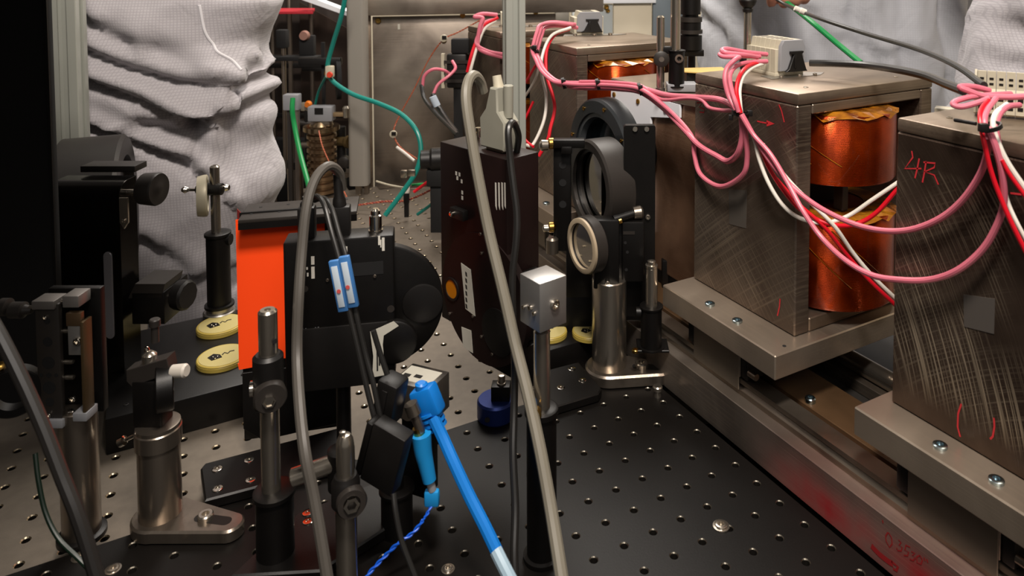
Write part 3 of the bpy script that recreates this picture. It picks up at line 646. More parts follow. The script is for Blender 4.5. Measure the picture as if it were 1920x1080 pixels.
# ---- kinematic mount, lower left
t = T('kinematic_mount', 'perforated kinematic optic mount with screws, lower left in shadow', 'optic mount', 154, 1005, None, 0, z=0)
pedestal(t, 154, 745, 1005, 33, steeld)
obj('foot', lt((154, 1005, 0), (0, 0, 1), [(0, 42), (9, 42), (12, 36)], 40), black, t)
obj('back_plate', bx(100, 200, 516, 760, 6, 22, 2), black, t)
bm = BM(); x0, x1 = 104, 148
obj('front_plate', bx(x0, x1, 528, 752, -34, -24, 1.5), darkgrey, t)
for yy, r in ((560, 6), (600, 9), (640, 12), (664, 5), (688, 12), (716, 8)): obj('bore', lt((126, yy, -34.3), (0, -1, 0), [(0, r), (.4, r)], 20), blackm, t)
for xx in (112, 140): obj('bore', lt((xx, 664, -34.3), (0, -1, 0), [(0, 3.4), (.4, 3.4)], 12), blackm, t)
obj('top_bar', bx(102, 144, 520, 536, -40, -4, 1.5), mat('grey_anodized_bar', '#6f6a66', .4, .4), t); obj('top_bar', bx(157, 187, 512, 534, -36, 0, 1.5), mat('grey_anodized_bar', '#7f7a76', .4, .4), t)
obj('bottom_bar', bx(108, 152, 748, 764, -40, -4, 1.5), greyp, t); obj('bottom_bar', bx(170, 196, 736, 752, -38, -4, 1.5), greyp, t)
obj('side_plate', bx(161, 190, 570, 628, -30, -20, 1), mat('silver_plate', '#8e8b88', .6, .35), t)
obj('bronze_block', bx(159, 186, 547, 572, -31, -19, 1), mat('bronze_anodized', '#6b5640', .6, .35), t)
obj('edge_rail', bx(188, 194, 562, 745, -36, -10, 1), mat('bronze_anodized_dark', '#55452f', .5, .4), t)
sw(t, 180, 600, -30, 7, chrome); sw(t, 123, 553, -34.3, 4, chrome); sw(t, 124, 741, -34.3, 4, chrome); sw(t, 158, 745, -20, 7, chrome); sw(t, 160, 718, -20, 6, chrome)
for a, b, yy in ((146, 160, 528), (85, 104, 540), (148, 164, 585), (85, 104, 688), (148, 164, 645), (148, 164, 675)): obj('adjuster_shaft', cy((a, yy, -22), (b, yy, -22), 4), steel, t)
obj('adjuster_knob', lt((50, 545, -22), (1, 0, 0), [(0, 12), (2, 15), (24, 15), (26, 10), (40, 6)], 24), darkgrey, t)
obj('adjuster_knob', lt((28, 540, -20), (1, 0, 0), [(0, 12), (2, 16), (16, 16), (18, 10)], 24), darkgrey, t)
obj('lens_barrel', rg((60, 690, -30), (.5, -1, 0), 30, 46, 26, ch=2), black, t)
obj('barrel_screw', lt((50, 640, -50), (.3, -.7, .6), [(0, 8), (12, 8), (14, 4)], 16), brass, t)
# ---- left pedestal with fork and small round mount
t = T('pedestal_mount', 'steel pedestal with slotted fork foot at lower left, carrying a small black round mount', 'optic mount', 302, 985, None, 0, z=0)
obj('post', lt((302, 985, 0), (0, 0, 1), [(0, 37), (3, 38), (165, 37.5), (166, 41), (196, 41), (198, 39), (205, 39), (206, 34)], 48), steeld, t)
fork(t, 302, 985, 38, -.16, 146, 84, 26)
obj('mount_body', bx(262, 318, 690, 782, -16, 26, 4), black, t)
obj('top_bracket', pz([(252, 668), (330, 645), (334, 668), (330, 676), (262, 700), (252, 690)], -14, 16, 1), darkgrey, t)
k = obj('ring_barrel', rg((332, 706, 4), (-1, -.55, 0), 30, 44, 30, ch=2), black, t)
obj('lens', lt((318, 706, -4), (-1, -.55, 0), [(0, 30), (5, 30)], 36), tinted, k)
obj('white_thumbscrew', lt((336, 672, -10), (1, -.1, .1), [(0, 8), (3, 12), (28, 13), (32, 10), (32, 0)], 24), mat('white_nylon', '#b9b2a8', 0, .45), t)
obj('steel_stub', lt((289, 668, 0), (0, 0, 1), [(0, 13), (24, 13), (26, 11), (30, 6), (32, 0)], 28), steel, t)
obj('stub_screw', lt((284, 640, 2), (-.3, 0, 1), [(0, 5), (8, 5), (10, 3)], 12), chrome, t)
obj('stub_cap', lt((294, 596, 12), (0, 0, 1), [(-30, 7), (0, 7), (2, 10), (14, 10), (16, 8)], 20), darkgrey, t)
obj('thumbscrew', lt((262, 798, -10), (-1, 0, -.5), [(0, 4), (20, 4), (22, 9), (32, 9)], 16), chrome, t)
# ---- base plates
def base_plate(label, px, py, pts, screws, rmat=black):
    p0 = G(px, py, 0); t = thingw('base_plate', label, 'plate', p0, 0, 'black base plates with cap screws')
    P_ = [G(a, b, .0090)-p0 for a, b in pts]
    obj('plate', prism(BM(), [(q.x, q.y) for q in P_], 'xy', .0004, .0090, .0012), rmat, t)
    for a, b in screws:
        q = G(a, b, .0090)-p0; screw(t, (q.x, q.y, .0090), (0, 0, 1), .0038, chrome, h=.0008)
base_plate('black base plate with four steel screws, left of the black post holders', 376, 945, [(384, 938), (376, 878), (384, 868), (640, 800), (660, 865)], [(407, 880), (408, 917), (467, 863), (470, 900)])
base_plate('black base plate with steel screws at the foot of the thick steel post', 1045, 780, [(1000, 700), (1085, 678), (1128, 728), (1122, 738), (1010, 772)], [(1072, 692), (1092, 714), (1052, 727)])
base_plate('black base plate in the middle foreground with copper lit screws', 560, 1000, [(430, 1080), (560, 960), (700, 905), (770, 960), (600, 1070)], [(577, 962), (578, 978)])
# ---- blue base with clamp
t = T('magnetic_base', 'blue anodized round base with a black clamp and screw, at the board edge', 'base', 930, 782, None, 0, z=0)
obj('disc', lt((930, 782, 0), (0, 0, 1), [(0, 33), (4, 36), (34, 36), (38, 33), (38, 0)], 48), bluean, t)
obj('set_screw_bore', lt((918, 765, -35.5), (0, -1, 0), [(0, 5), (1, 5)], 14), blackm, t)
obj('clamp', bx(922, 958, 716, 745, -12, 14, 1.5), black, t)
sw(t, 941, 716, 0, 9, steel, (0, 0, 1), 4); obj('screw_head', lt((941, 712, 0), (0, 0, 1), [(0, 7), (14, 7), (15, 4)], 16), steel, t)
# ---- orange plate with black hood
t = T('orange_screen', 'bright orange screen plate under a black perforated hood, behind the nearer filter wheel', 'screen', 470, 815, .63, 14)
obj('orange_sheet', bx(452, 612, 392, 672, 0, 2.5), orange, t)
obj('sheet_tail', pz([(450, 672), (505, 672), (480, 682), (452, 684)], 0, 2.5), orange, t)
obj('back_plate', bx(458, 640, 380, 826, 3.2, 9, .8), black, t)
k = obj('hood', bx(462, 674, 383, 390, -30, 66, 1), darkgrey, t)
for xx, dd in ((490, 40), (540, 45), (600, 50), (650, 50), (480, 0), (530, 0)): obj('bore', lt((xx, 383, dd), (0, 0, 1), [(0, 3), (.5, 3)], 12), blackm, k)
obj('hood_lip', bx(462, 674, 390, 402, -30, -26), black, t)
obj('hood_side', pz([(454, 372), (476, 400), (454, 404)], 4, 8), reddye, t)
obj('foot_panel', pz([(458, 690), (640, 690), (640, 815), (492, 828), (458, 800)], -3, 2.9, .6), black, t)
# ---- nearer filter wheel (left)
t = T('filter_wheel', 'nearer black motorised filter wheel with cables plugged on top, in front of the orange screen', 'filter wheel', 640, 780, .56, 12, 'black motorised filter wheels')
obj('housing', bx(540, 742, 432, 720, 0, 56, 5), black, t)
obj('wheel_cover', lt((712, 597, 56.5), (0, 1, 0), [(0, 120), (2, 124), (20, 124), (22, 120)], 72), black, t)
obj('lower_cover', bx(566, 742, 600, 722, -5, -0.2, 2), blackp, t)
obj('hub', lt((795, 598, 56), (0, -1, 0), [(0, 40), (3, 40), (4, 37), (4, 0)], 40), blackp, t)
obj('front_cap', lt((742, 640, -.3), (0, -1, 0), [(0, 42), (12, 42), (14, 39), (14, 0)], 44), black, t)
obj('slot', bx(665, 722, 482, 507, -.8, -.1), blackm, t)
for x, y in ((706, 510), (600, 651), (745, 604), (619, 510)): sw(t, x, y, -.2, 3.2, steeld)
for x, y, r in ((578, 524, 6), (735, 578, 7)): obj('screw_recess', lt((x, y, -.1), (0, -1, 0), [(0, r), (.4, r), (.4, r*.6), (.1, 0)], 20), darkgrey, t)
def marks(t, boxes, d, m=white_print):
    bm = BM()
    for a, b, c, e in boxes: bx(a, b, c, e, d-.4, d, bm=bm)
    tag(obj('printed_marks', bm, m, t, False), kind='stuff')
marks(t, [(590, 596, 462, 478), (590, 596, 482, 505), (581, 584, 482, 487), (577, 580, 488, 492), (582, 585, 493, 500), (650, 656, 448, 462), (713, 717, 432, 450), (720, 725, 436, 462), (717, 719, 440, 455)], -.1)
bm = BM()
for P_ in ([(572, 600), (584, 612), (600, 618)], [(572, 618), (584, 610), (602, 600)], [(578, 600), (580, 612), (592, 612), (596, 600)], [(576, 622), (600, 622)]):
    pts = [(a-AN[0], AN[1]-b) for a, b in P_]; stroke(bm, pts, 1.8, (0, -.2, 0), (1, 0, 0), (0, 0, 1), (0, -1, 0), .3)
obj('bin_symbol', bm, greyp, t, False)
k = obj('sticker', pz([(697, 612), (741, 596), (750, 606), (722, 622), (720, 640), (724, 700), (700, 702), (702, 660)], -15.5, -14.6), paper, t)
bm = BM(); bx(712, 715, 640, 680, -16, -15.6, bm=bm); bx(708, 711, 650, 690, -16, -15.6, bm=bm); obj('sticker_print', bm, ink, k, False)
obj('coax_socket', lt((707, 434, 26), (0, 0, 1), [(0, 14), (6, 14), (6, 12), (34, 12), (36, 9), (44, 9), (48, 5), (48, 0)], 28), chrome, t)
k = obj('usb_plug', bx(624, 660, 376, 436, 14, 40, 3), blackp, t); obj('strain_relief', lt((640, 376, 27), (-.05, 0, 1), [(0, 13), (12, 12), (20, 9), (62, 8)], 20), blackp, k)
k = obj('power_plug', bx(564, 596, 372, 444, 12, 40, 5), blackp, t); obj('strain_relief', lt((580, 374, 26), (0, 0, 1), [(0, 12), (8, 12), (12, 8), (20, 8)], 20), blackp, k)
obj('support_post', cy((640, 990, 40), (640, 722, 40), 14), black, t)
# camera box at its lower right
t = T('camera_body', 'small silver camera body with a white label, plugged with a blue network cable', 'camera', 768, 905, .545, -22)
obj('body', bx(736, 822, 704, 775, -10, 60, 2), alu, t)
k = obj('label_plate', bx(740, 812, 703, 704, 2, 50), paper, t)
bm = BM(); box(bm, 745-AN[0], 760-AN[0], 12, 22, AN[1]-702.9, AN[1]-702.5); box(bm, 768-AN[0], 784-AN[0], 16, 26, AN[1]-702.9, AN[1]-702.5); obj('label_print', bm, ink, k, False)
obj('socket', lt((780, 752, -10), (0, -1, 0), [(0, 13), (14, 13), (14, 0)], 20), steeld, t)
obj('standoff', bx(745, 800, 775, 935, 8, 50, 1.5), black, t)
# ---- farther filter wheel (middle)
t = T('filter_wheel', 'taller black filter wheel box in the middle with beige connector on top', 'filter wheel', 952, 700, .575, -43, 'black motorised filter wheels')
s_ = SC[0]; cw = 196
def lx(px): # pixel on the left face -> local x
    lo, hi = -215.0, 0.0
    for _ in range(30):
        m_ = (lo+hi)/2; M = Matrix.Translation(t.location) @ t.rotation_euler.to_matrix().to_4x4()
        if PRJ(M @ Vector((m_*s_, 0, .1)))[0] < px: lo = m_
        else: hi = m_
    return m_
def lz(px, py):
    x = lx(px); lo, hi = -60.0, 600.0
    for _ in range(30):
        m_ = (lo+hi)/2; M = Matrix.Translation(t.location) @ t.rotation_euler.to_matrix().to_4x4()
        if PRJ(M @ Vector((x*s_, 0, m_*s_)))[1] > py: lo = m_
        else: hi = m_
    return x, m_
def fpoly(pts, d0, d1, bev=0, bm=None): return prism(bm or BM(), [lz(*p) for p in pts], 'xz', d0, d1, bev)
xa, zt = lz(826, 262); xb, zt2 = lz(953, 303); zt = (zt+zt2)/2
obj('housing', box(BM(), xa, 0, 0, 84, 40, zt, 3), blackr, t)
obj('lower_block', box(BM(), xa*.55, 12, 4, 80, -10, 40, 3), black, t)
cxw, czw = lz(905, 560)
obj('wheel_cover', lathe(BM(), (cxw, -2.2, czw), (0, 1, 0), [(0, 126), (0, 130), (14, 130), (18, 126)], 80), blackr, t)
hx, hz = lz(934, 622); obj('hub', lathe(BM(), (hx, -2.3, hz), (0, -1, 0), [(0, 46), (2, 46), (2.5, 43), (2.5, 0)], 48), blackp, t)
hx, hz = lz(848, 541); k = obj('filter_ring', ring(BM(), (hx, -2.3, hz), (0, -1, 0), 19, 24, 2.5, 40), blackp, t); obj('amber_filter', lathe(BM(), (hx, -2.4, hz), (0, -1, 0), [(0, 19), (1, 19)], 32), orangef, k)
k = obj('sticker', fpoly([(866, 492), (884, 505), (892, 592), (874, 578)], -3.2, -2.4), paper, t)
bm = BM()
for a in range(6): fpoly([(874, 508+a*12), (877, 510+a*12), (878, 518+a*12), (875, 516+a*12)], -3.6, -3.3, bm=bm)
obj('sticker_print', bm, ink, k, False)
k = obj('sticker', fpoly([(866, 612), (884, 619), (887, 661), (869, 650)], -3.2, -2.4), paper, t)
bm = BM()
for a, b in ((855, 321), (861, 323), (857, 330), (865, 336), (866, 357), (866, 367)): fpoly([(a, b), (a+3, b+1), (a+3, b+8), (a, b+7)], -.5, -.05, bm=bm)
for a in (929, 935, 941, 946): fpoly([(a, 342), (a+2.5, 343), (a+3, 388+(a % 3)*3), (a+.5, 386)], -.5, -.05, bm=bm)
tag(obj('printed_marks', bm, white_print, t, False), kind='stuff')
x_, z_ = lz(866, 400); k = obj('toggle_switch', box(BM(), x_-22, x_+22, -14, 0, z_-9, z_+12, 2), blackp, t); obj('lever', lathe(BM(), (x_-8, -14, z_+2), (0, -1, 0), [(0, 5), (8, 5), (10, 3)], 14), chrome, k)
for a, b in ((844, 587), (904, 630), (888, 592), (903, 438), (905, 474), (924, 663)):
    x_, z_ = lz(a, b); screw(t, (x_, -2.3, z_), (0, -1, 0), 3.2, steeld)
x_ = lx(868); obj('antenna_stub', lathe(BM(), (x_, 30, zt), (0, 0, 1), [(0, 4), (20, 4), (20, 6), (26, 6), (26, 3)], 14), brass, t)
x_ = lx(862); obj('led_stub', lathe(BM(), (x_, 50, zt), (0, 0, 1), [(0, 3), (24, 3), (24, 6), (31, 6)], 14), chrome, t)
# DB connector hood on top
x_ = lx(912); H_ = 104
k = obj('connector_hood', prism(BM(), [(x_-40, zt+6), (x_+30, zt+6), (x_+34, zt+20), (x_+34, zt+62), (x_+14, zt+82), (x_+12, zt+128), (x_-10, zt+128), (x_-24, zt+84), (x_-42, zt+64)], 'xz', 18, 58, 3), connp, t)
obj('connector_shell', box(BM(), x_-28, x_+22, 24, 50, zt, zt+6, .6), steeld, k)
obj('strain_relief', lathe(BM(), (x_-4, 38, zt+120), (-.25, 0, 1), [(0, 12), (14, 10), (30, 9)], 18), beige, k)
obj('hood_screw', lathe(BM(), (x_+24, 38, zt+70), (0, 0, 1), [(0, 9), (62, 10), (64, 8)], 18), connp, k)
obj('side_bracket', box(BM(), 2, 26, 20, 70, 60, 190, 2), black, t)
# ---- clear aluminium block on post in front
t = T('post_clamp_block', 'bare aluminium block on a slim steel post, in front of the middle filter wheel', 'clamp block', 1018, 1045, None, 0, z=0)
holder(t, 1016, 742, 1045, 29)
obj('foot', lt((1016, 1045, 0), (0, 0, 1), [(0, 30), (8, 30)], 30), black, t)
rod(t, 1017, 590, 745, 16, steel)
b_ = BM(); a45 = math.radians(-38)
bm = BM(); box(bm, -28, 36, -30, 34, AN[1]-578, AN[1]-484, 2); bmesh.ops.rotate(bm, verts=bm.verts, cent=(0, 0, 0), matrix=Matrix.Rotation(math.radians(40), 3, 'Z')); k = obj('block', bm, mat('raw_aluminium', '#aaa8a6', .85, .42, .1, 60, .1, 400), t)
for a, b, r in ((-20, 545, 4.5), (2, 538, 5.5), (14, 545, 4.5)):
    q = Matrix.Rotation(math.radians(40), 3, 'Z') @ Vector((-28, -a, AN[1]-b)); screw(k, q, (-math.cos(math.radians(40)), -math.sin(math.radians(40)), 0), r, chrome)
q = Matrix.Rotation(math.radians(40), 3, 'Z') @ Vector((6, -30, AN[1]-532)); screw(k, q, (math.sin(math.radians(40)), -math.cos(math.radians(40)), 0), 10, chrome, h=6)
obj('collar_screw', lt((1007, 738, -22), (0, -1, 0), [(0, 11), (14, 11), (15, 6), (10, 5), (10, 0)], 20), brass, t)
# ---- foreground posts
t = T('post_assembly', 'steel post with black right-angle clamp in front of the orange screen, in a black holder', 'post', 515, 1120, .50, 0)
holder(t, 519, 900, 1120, 35); rod(t, 513, 545, 905, 17.5, steel, ch=4)
obj('screw_bore', lt((530, 602, -10), (1, -1, 0), [(0, 5), (1, 5)], 12), blackm, t)
k = obj('angle_clamp', lt((512, 735, 0), (0, 0, 1), [(0, 24), (4, 28), (98, 28), (104, 22)], 32), blackp, t)
obj('clamp_boss', lt((520, 700, -14), (.5, -1, 0), [(0, 28), (18, 30), (24, 27), (24, 14)], 32), darkgrey, k)
obj('hex_bore', lt((528, 704, -36), (.5, -1, 0), [(0, 12), (5, 12), (5, 9), (1, 8), (1, 0)], 6), chrome, k)
obj('thumb_bolt', lt((497, 690, -16), (-1, -.3, 0), [(0, 8), (6, 14), (12, 14), (14, 8)], 20), chrome, k)
t = T('post_assembly', 'nearest steel post with round tip and black ring clamp, bottom centre left', 'post', 650, 1140, .465, 0)
obj('post', lt((652, 1140, 0), (0, 0, 1), [(0, 20), (252, 20), (254, 17), (330, 17), (342, 15), (350, 10), (352, 0)], 32), steel, t)
obj('tip_screw', lt((648, 789, -2), (0, 0, 1), [(0, 6), (6, 6), (7, 3)], 14), steel, t)
k = obj('ring_clamp', lt((652, 930, 0), (0, 0, 1), [(0, 24), (4, 27), (46, 27), (52, 24), (60, 21)], 32), blackp, t)
obj('clamp_boss', lt((664, 908, -10), (.45, -1, .1), [(0, 26), (20, 29), (26, 26), (26, 16), (20, 14), (20, 0)], 32), darkgrey, k)
obj('hex_bore', rg((674, 906, -34), (.45, -1, .1), 9, 15, 4, 6), chrome, k)
obj('cross_rod', cy((544, 884, 10), (640, 858, 26), 17, n=28, ch=2), steel, t)
obj('rod_clamp', lt((634, 860, 30), (0, 0, 1), [(-60, 22), (-56, 26), (20, 26), (24, 20)], 28), black, t)
t = T('post_assembly', 'black post holder in shadow behind the nearest steel post', 'post', 745, 1010, .53, 0)
holder(t, 745, 905, 1035, 30); obj('rod', cy((745, 905, 0), (745, 850, 0), 14), black, t)
# black tee adapter on cables
t = T('cable_adapter', 'black box-shaped cable adapter hanging on thin black cables above the nearest post', 'adapter', 730, 860, .475, -20)
bm = bx(686, 760, 795, 918, -16, 18, 3); bmesh.ops.rotate(bm, verts=bm.verts, cent=(0, 0, 0), matrix=Matrix.Rotation(math.radians(16), 3, 'Y')); obj('box', bm, blackp, t)
bm = bx(671, 686, 800, 915, -16, 16, 4); bmesh.ops.rotate(bm, verts=bm.verts, cent=(0, 0, 0), matrix=Matrix.Rotation(math.radians(16), 3, 'Y')); obj('barrel', bm, black, t)
t = T('ferrite_core', 'black ferrite block clipped on the thin cables beside the silver camera', 'ferrite', 728, 760, .50, -20)
bm = bx(706, 752, 702, 790, -22, 24, 7); bmesh.ops.rotate(bm, verts=bm.verts, cent=(0, 0, 0), matrix=Matrix.Rotation(math.radians(12), 3, 'Y')); obj('shell', bm, blackp, t)
bm = bx(722, 734, 716, 786, -25, -22.2, 1); bmesh.ops.rotate(bm, verts=bm.verts, cent=(0, 0, 0), matrix=Matrix.Rotation(math.radians(12), 3, 'Y')); obj('clip', bm, blackp, t)
# ---- thick steel post with kinematic mount (centre right)
t = T('kinematic_mount', 'black kinematic mount with pale ringed round optic on the thick steel post, centre right', 'optic mount', 1142, 706, None, 0, z=0)
pedestal(t, 1142, 512, 706, 33, steel)
fork(t, 1142, 706, 34, -.12, 94, 76, 24)
q = loc3(t, *[1233, 742, .70]); obj('fork_bolt', lathe(BM(), (q.x, q.y, 0), (0, 0, 1), [(0, 7), (12, 7), (12, 9), (18, 9), (20, 7)], 18), steel, t)
bm = bx(1112, 1160, 392, 524, -24, 6, 3); obj('front_plate', bm, black, t)
obj('back_plate', bx(1166, 1208, 400, 516, -10, 22, 3), black, t)
obj('top_shaft', cy((1150, 395, -12), (1196, 386, 4), 8), black, t)
k = obj('adjuster_knob', lt((1186, 388, 4), (1, .2, .05), [(0, 8), (2, 12), (16, 13), (20, 10), (20, 4)], 22), steeld, t)
obj('adjuster_knob', lt((1190, 502, 6), (1, .2, .05), [(0, 7), (2, 11), (14, 12), (18, 9)], 22), steeld, t)
obj('brass_bush', cy((1157, 398, -14), (1164, 396, -12), 6), brass, t)
for x, y in ((1172, 440), (1176, 458), (1174, 492)): obj('bore', lt((x, y, -10.3), (0, -1, 0), [(0, 3), (.4, 3)], 12), blackm, t)
obj('mount_block', bx(1118, 1204, 404, 520, 0, 18, 3), black, t)
obj('label_tab', bx(1168, 1190, 418, 424, -11, -10.2), darkgrey, t)
sw(t, 1138, 512, -24, 5)
k = obj('ring_barrel', rg((1113, 441, -8), (-1, -.62, 0), 42, 53, 24, ch=3), darkgrey, t)
obj('retaining_ring', lt((1113, 441, -8), (-1, -.62, 0), [(24.2, 42), (24.2, 51), (29, 51), (30, 49), (30, 42)], 56, closed=True), mat('beige_ring', '#a89880', .1, .45), k)
obj('optic', lt((1113, 441, -8), (-1, -.62, 0), [(18, 43), (22, 43)], 48), glass, k)
# ---- right small post holder beside rail
t = T('post_assembly', 'short black post holder with steel post and screw on top, beside the rail', 'post', 1220, 654, None, 0, z=.0377)
holder(t, 1221, 568, 650, 20, (1192, 582)); rod(t, 1221, 492, 570, 11.5, steel)
obj('top_screw', lt((1221, 494, 0), (0, 0, 1), [(0, 12), (5, 12), (6, 8), (12, 8), (13, 5)], 20), steel, t)
sw(t, 1190, 655, -10, 7, brass, (0, 0, 1), 6)
obj('base_plate', prism(BM(), [(-26, -16), (34, -16), (34, 30), (-26, 30)], 'xy', 0.2, 5, 1), black, t)
# ---- thumb screw post behind the clamp block
t = T('thumbscrew_stage', 'black stage with knurled silver thumbscrew behind the aluminium clamp block', 'stage', 1088, 640, .80, 0)
obj('stage', bx(1040, 1112, 540, 652, -10, 40, 3), black, t)
obj('knurled_knob', lt((1091, 512, 0), (0, 0, 1), [(0, 12), (2, 15), (15, 15), (17, 12)], 28), steeld, t)
obj('shaft', cy((1091, 528, 0), (1091, 512, 0), 5), brass, t)
obj('stage_screw', lt((1079, 580, -10), (0, -1, 0), [(0, 5), (4, 5), (4, 2)], 12), chrome, t)
obj('arm', bx(1050, 1120, 528, 545, -6, 20, 2), black, t)
obj('riser', bx(1050, 1100, 650, 668, 0, 40, 1), black, t)
# ---- large lens mount with mirror
t = T('mirror_mount', 'large black round mirror mount on edge, with brass adjuster, right of the middle filter wheel', 'optic mount', 1118, 560, .785, 0)
ax_ = (-1, -.50, 0)
k = obj('ring_barrel', lt((1166, 340, 24), ax_, [(14, 70), (14, 84), (18, 88), (66, 88), (70, 84), (70, 70)], 72, closed=True), darkgrey, t)
obj('mirror', lt((1166, 340, 24), ax_, [(48, 71), (52, 71)], 64), glass, k)
obj('spanner_ring', lt((1166, 340, 24), ax_, [(58, 64), (58, 70), (63, 70), (63, 64)], 56, closed=True), blackp, k)
obj('side_plate', bx(1036, 1070, 268, 470, 4, 28, 3), black, t)
for yy in (302, 336, 378): obj('bore', lt((1054, yy, 3.6), (0, -1, 0), [(0, 7), (.5, 7)], 20), blackm, t)
obj('top_bar', bx(1036, 1096, 250, 266, -12, 8, 2), black, t)
obj('middle_bar', bx(1052, 1072, 262, 276, -16, 6, 2), black, t)
k = obj('adjuster', lt((1040, 259, 0), (-1, -.2, 0), [(0, 6), (4, 11), (12, 11), (14, 7), (20, 7)], 22), brass, t)
obj('adjuster_tip', lt((1026, 262, -2), (-1, -.2, 0), [(0, 10), (12, 11), (16, 6)], 20), steel, k)
k = obj('adjuster', lt((1040, 420, 0), (-1, -.2, 0), [(0, 6), (4, 10), (12, 10), (14, 6)], 22), brass, t)
obj('adjuster_tip', lt((1028, 422, -2), (-1, -.2, 0), [(0, 7), (10, 7), (12, 4)], 20), steel, k)
obj('adjuster_block', lt((1034, 470, 0), (0, 0, 1), [(0, 12), (26, 12), (30, 8)], 20), steeld, t)
obj('support_arm', bx(1060, 1110, 440, 560, 0, 30, 3), black, t)
obj('support_foot', bx(1040, 1120, 556, 634, 0, 34, 2), black, t)
obj('barrel_screw', lt((1155, 306, -38), (.3, -1, 0), [(0, 4), (3, 4)], 12), chrome, t)
# ---- tall black plate
t = T('mounting_plate', 'tall plain black mounting plate with two screws at its top corner, centre right', 'plate', 1205, 620, .752, 0)
obj('plate', pz(rrect(1168, 1228, 222, 600, 5), 0, 14, .6), black, t)
for x in (1189, 1211): sw(t, x, 229, 0, 5, chrome)
sw(t, 1214, 398, 0, 5, steel)
bm = pz([(1164, 420), (1172, 224), (1176, 224), (1176, 580), (1164, 580)], 4, 10); obj('rib', bm, blackp, t)
obj('foot', bx(1172, 1236, 590, 601, 0, 50, 1), black, t)
# ---- round port on the chamber
t = T('round_port', 'large black round port with inner well in front of the white board', 'port', 1150, 560, .86, 0)
ax_ = (-math.cos(TH), -math.sin(TH), 0); q0 = loc3(t, *PRJ(PX(1152, 290, .4550)))
k = obj('flange', lathe(BM(), q0, ax_, [(0, 78), (0, 104), (3, 108), (34, 108), (38, 104), (38, 82)], 80, closed=True), mat('port_black', '#24272a', .2, .4), t)
obj('inner_ring', lathe(BM(), q0, ax_, [(22, 72), (22, 81), (34, 81), (34, 74)], 72, closed=True), mat('port_grey_ring', '#4a4d50', .3, .35), k)
obj('neck_tube', lathe(BM(), q0, ax_, [(-.0400/SC[0], 46), (-.1, 46)], 56), black, t)
obj('window', lathe(BM(), q0, ax_, [(2, 79), (6, 79)], 64), tinted, k)
for a in (30, 75, 120, 165, 210): 
    v_, u_, w_ = basis(ax_); q = q0+v_*38+(u_*math.cos(math.radians(a))+w_*math.sin(math.radians(a)))*96; screw(t, q, v_, 4, brass, h=2)
# ---- vacuum chamber box between the magnets (world aligned)
t = thingw('vacuum_chamber', 'brown tinted steel chamber box between the magnets, white board fixed on it', 'chamber', (.50, .605, .0))
obj('body', box(BM(), 0, .14, 0, .185, .0605, .262, .002, 2), metal_face('chamber_steel', '#94735c', '#5a4030', .3, 'straight', .1, .45), t)
obj('lid', box(BM(), -.004, .144, -.004, .187, .2625, .272, .0012, 1), mat('chamber_lid', '#8f8170', .7, .4, .15, 30), t)
k = obj('white_board', prism(BM(), [(.186, .2615), (.045, .2615), (.045, .247), (.10, .238), (.10, .10), (.186, .10)], 'yz', -.0042, -.0012), paperw, t)
obj('foot', box(BM(), .001, .011, .01, .185, .0458, .0603, .0004, 1), black, t)
for yy, zz in ((.07, .251), (.125, .252), (.178, .215), (.178, .252)): screw(t, (-.0042, yy, zz), (-1, 0, 0), .0032, brass, h=.0015)
# ---- posts standing on the chamber lid
t = T('post_assembly', 'pair of steel posts in black holder standing on the chamber lid, upper right', 'post', 1262, 172, None, 0, z=.2722)
rod(t, 1238, 28, 165, 7.5, steel, ch=3); obj('rod_foot', lt((1238, 170, 0), (0, 0, 1), [(0, 9), (6, 9)], 16), alu, t)
obj('clamp_disc', lt((1238, 108, -9), (0, -1, 0), [(0, 14), (8, 15), (10, 12)], 28), darkgrey, t); obj('disc_bore', lt((1238, 108, -19), (0, -1, 0), [(0, 5), (.5, 5)], 14), steel, t)
rod(t, 1266, -200, 96, 9.5, steel); holder(t, 1268, 92, 162, 15)
obj('holder_ring', rg((1271, 107, -15), (0, -1, 0), 4, 8, 3, 20), steel, t)
obj('foot_block', bx(1250, 1306, 156, 170, -14, 26, 1), greyp, t)
obj('link', bx(1240, 1262, 86, 100, -6, 8, 1), black, t)
t = T('lens_stack', 'black stacked lens barrel hanging beside the posts at the top', 'lens', 1296, 96, .95, 0)
obj('barrel', lt((1294, 92, 0), (0, 0, 1), [(0, 22), (26, 22), (26, 16), (34, 16), (34, 20), (60, 20), (60, 15), (66, 15), (66, 19), (150, 19)], 32), black, t)
obj('focus_ring', rg((1294, 40, 0), (0, 0, 1), 19, 22, 9, 32), darkgrey, t); obj('focus_ring', rg((1294, 62, 0), (0, 0, 1), 19, 23, 7, 32), darkgrey, t)
obj('under_plate', bx(1270, 1318, 92, 104, -14, 30, 1), black, t)
obj('stand_rod', cy((1300, 170, 20), (1300, 100, 20), 7), black, t)
t = T('joystick_post', 'slim steel post with black ball top, behind the terminal block on the scratched magnet', 'post', 1401, 130, .76, 0)
rod(t, 1401, 16, 112, 7, steel, hole=False); obj('ball_top', lt((1401, 16, 0), (0, 0, 1), [(-6, 9), (0, 10), (2, 8), (8, 14), (16, 17), (26, 14), (32, 6), (34, 0)], 24), blackp, t)
obj('collar', lt((1398, 116, 0), (0, 0, 1), [(-18, 10), (6, 12), (12, 10)], 20), blackp, t)
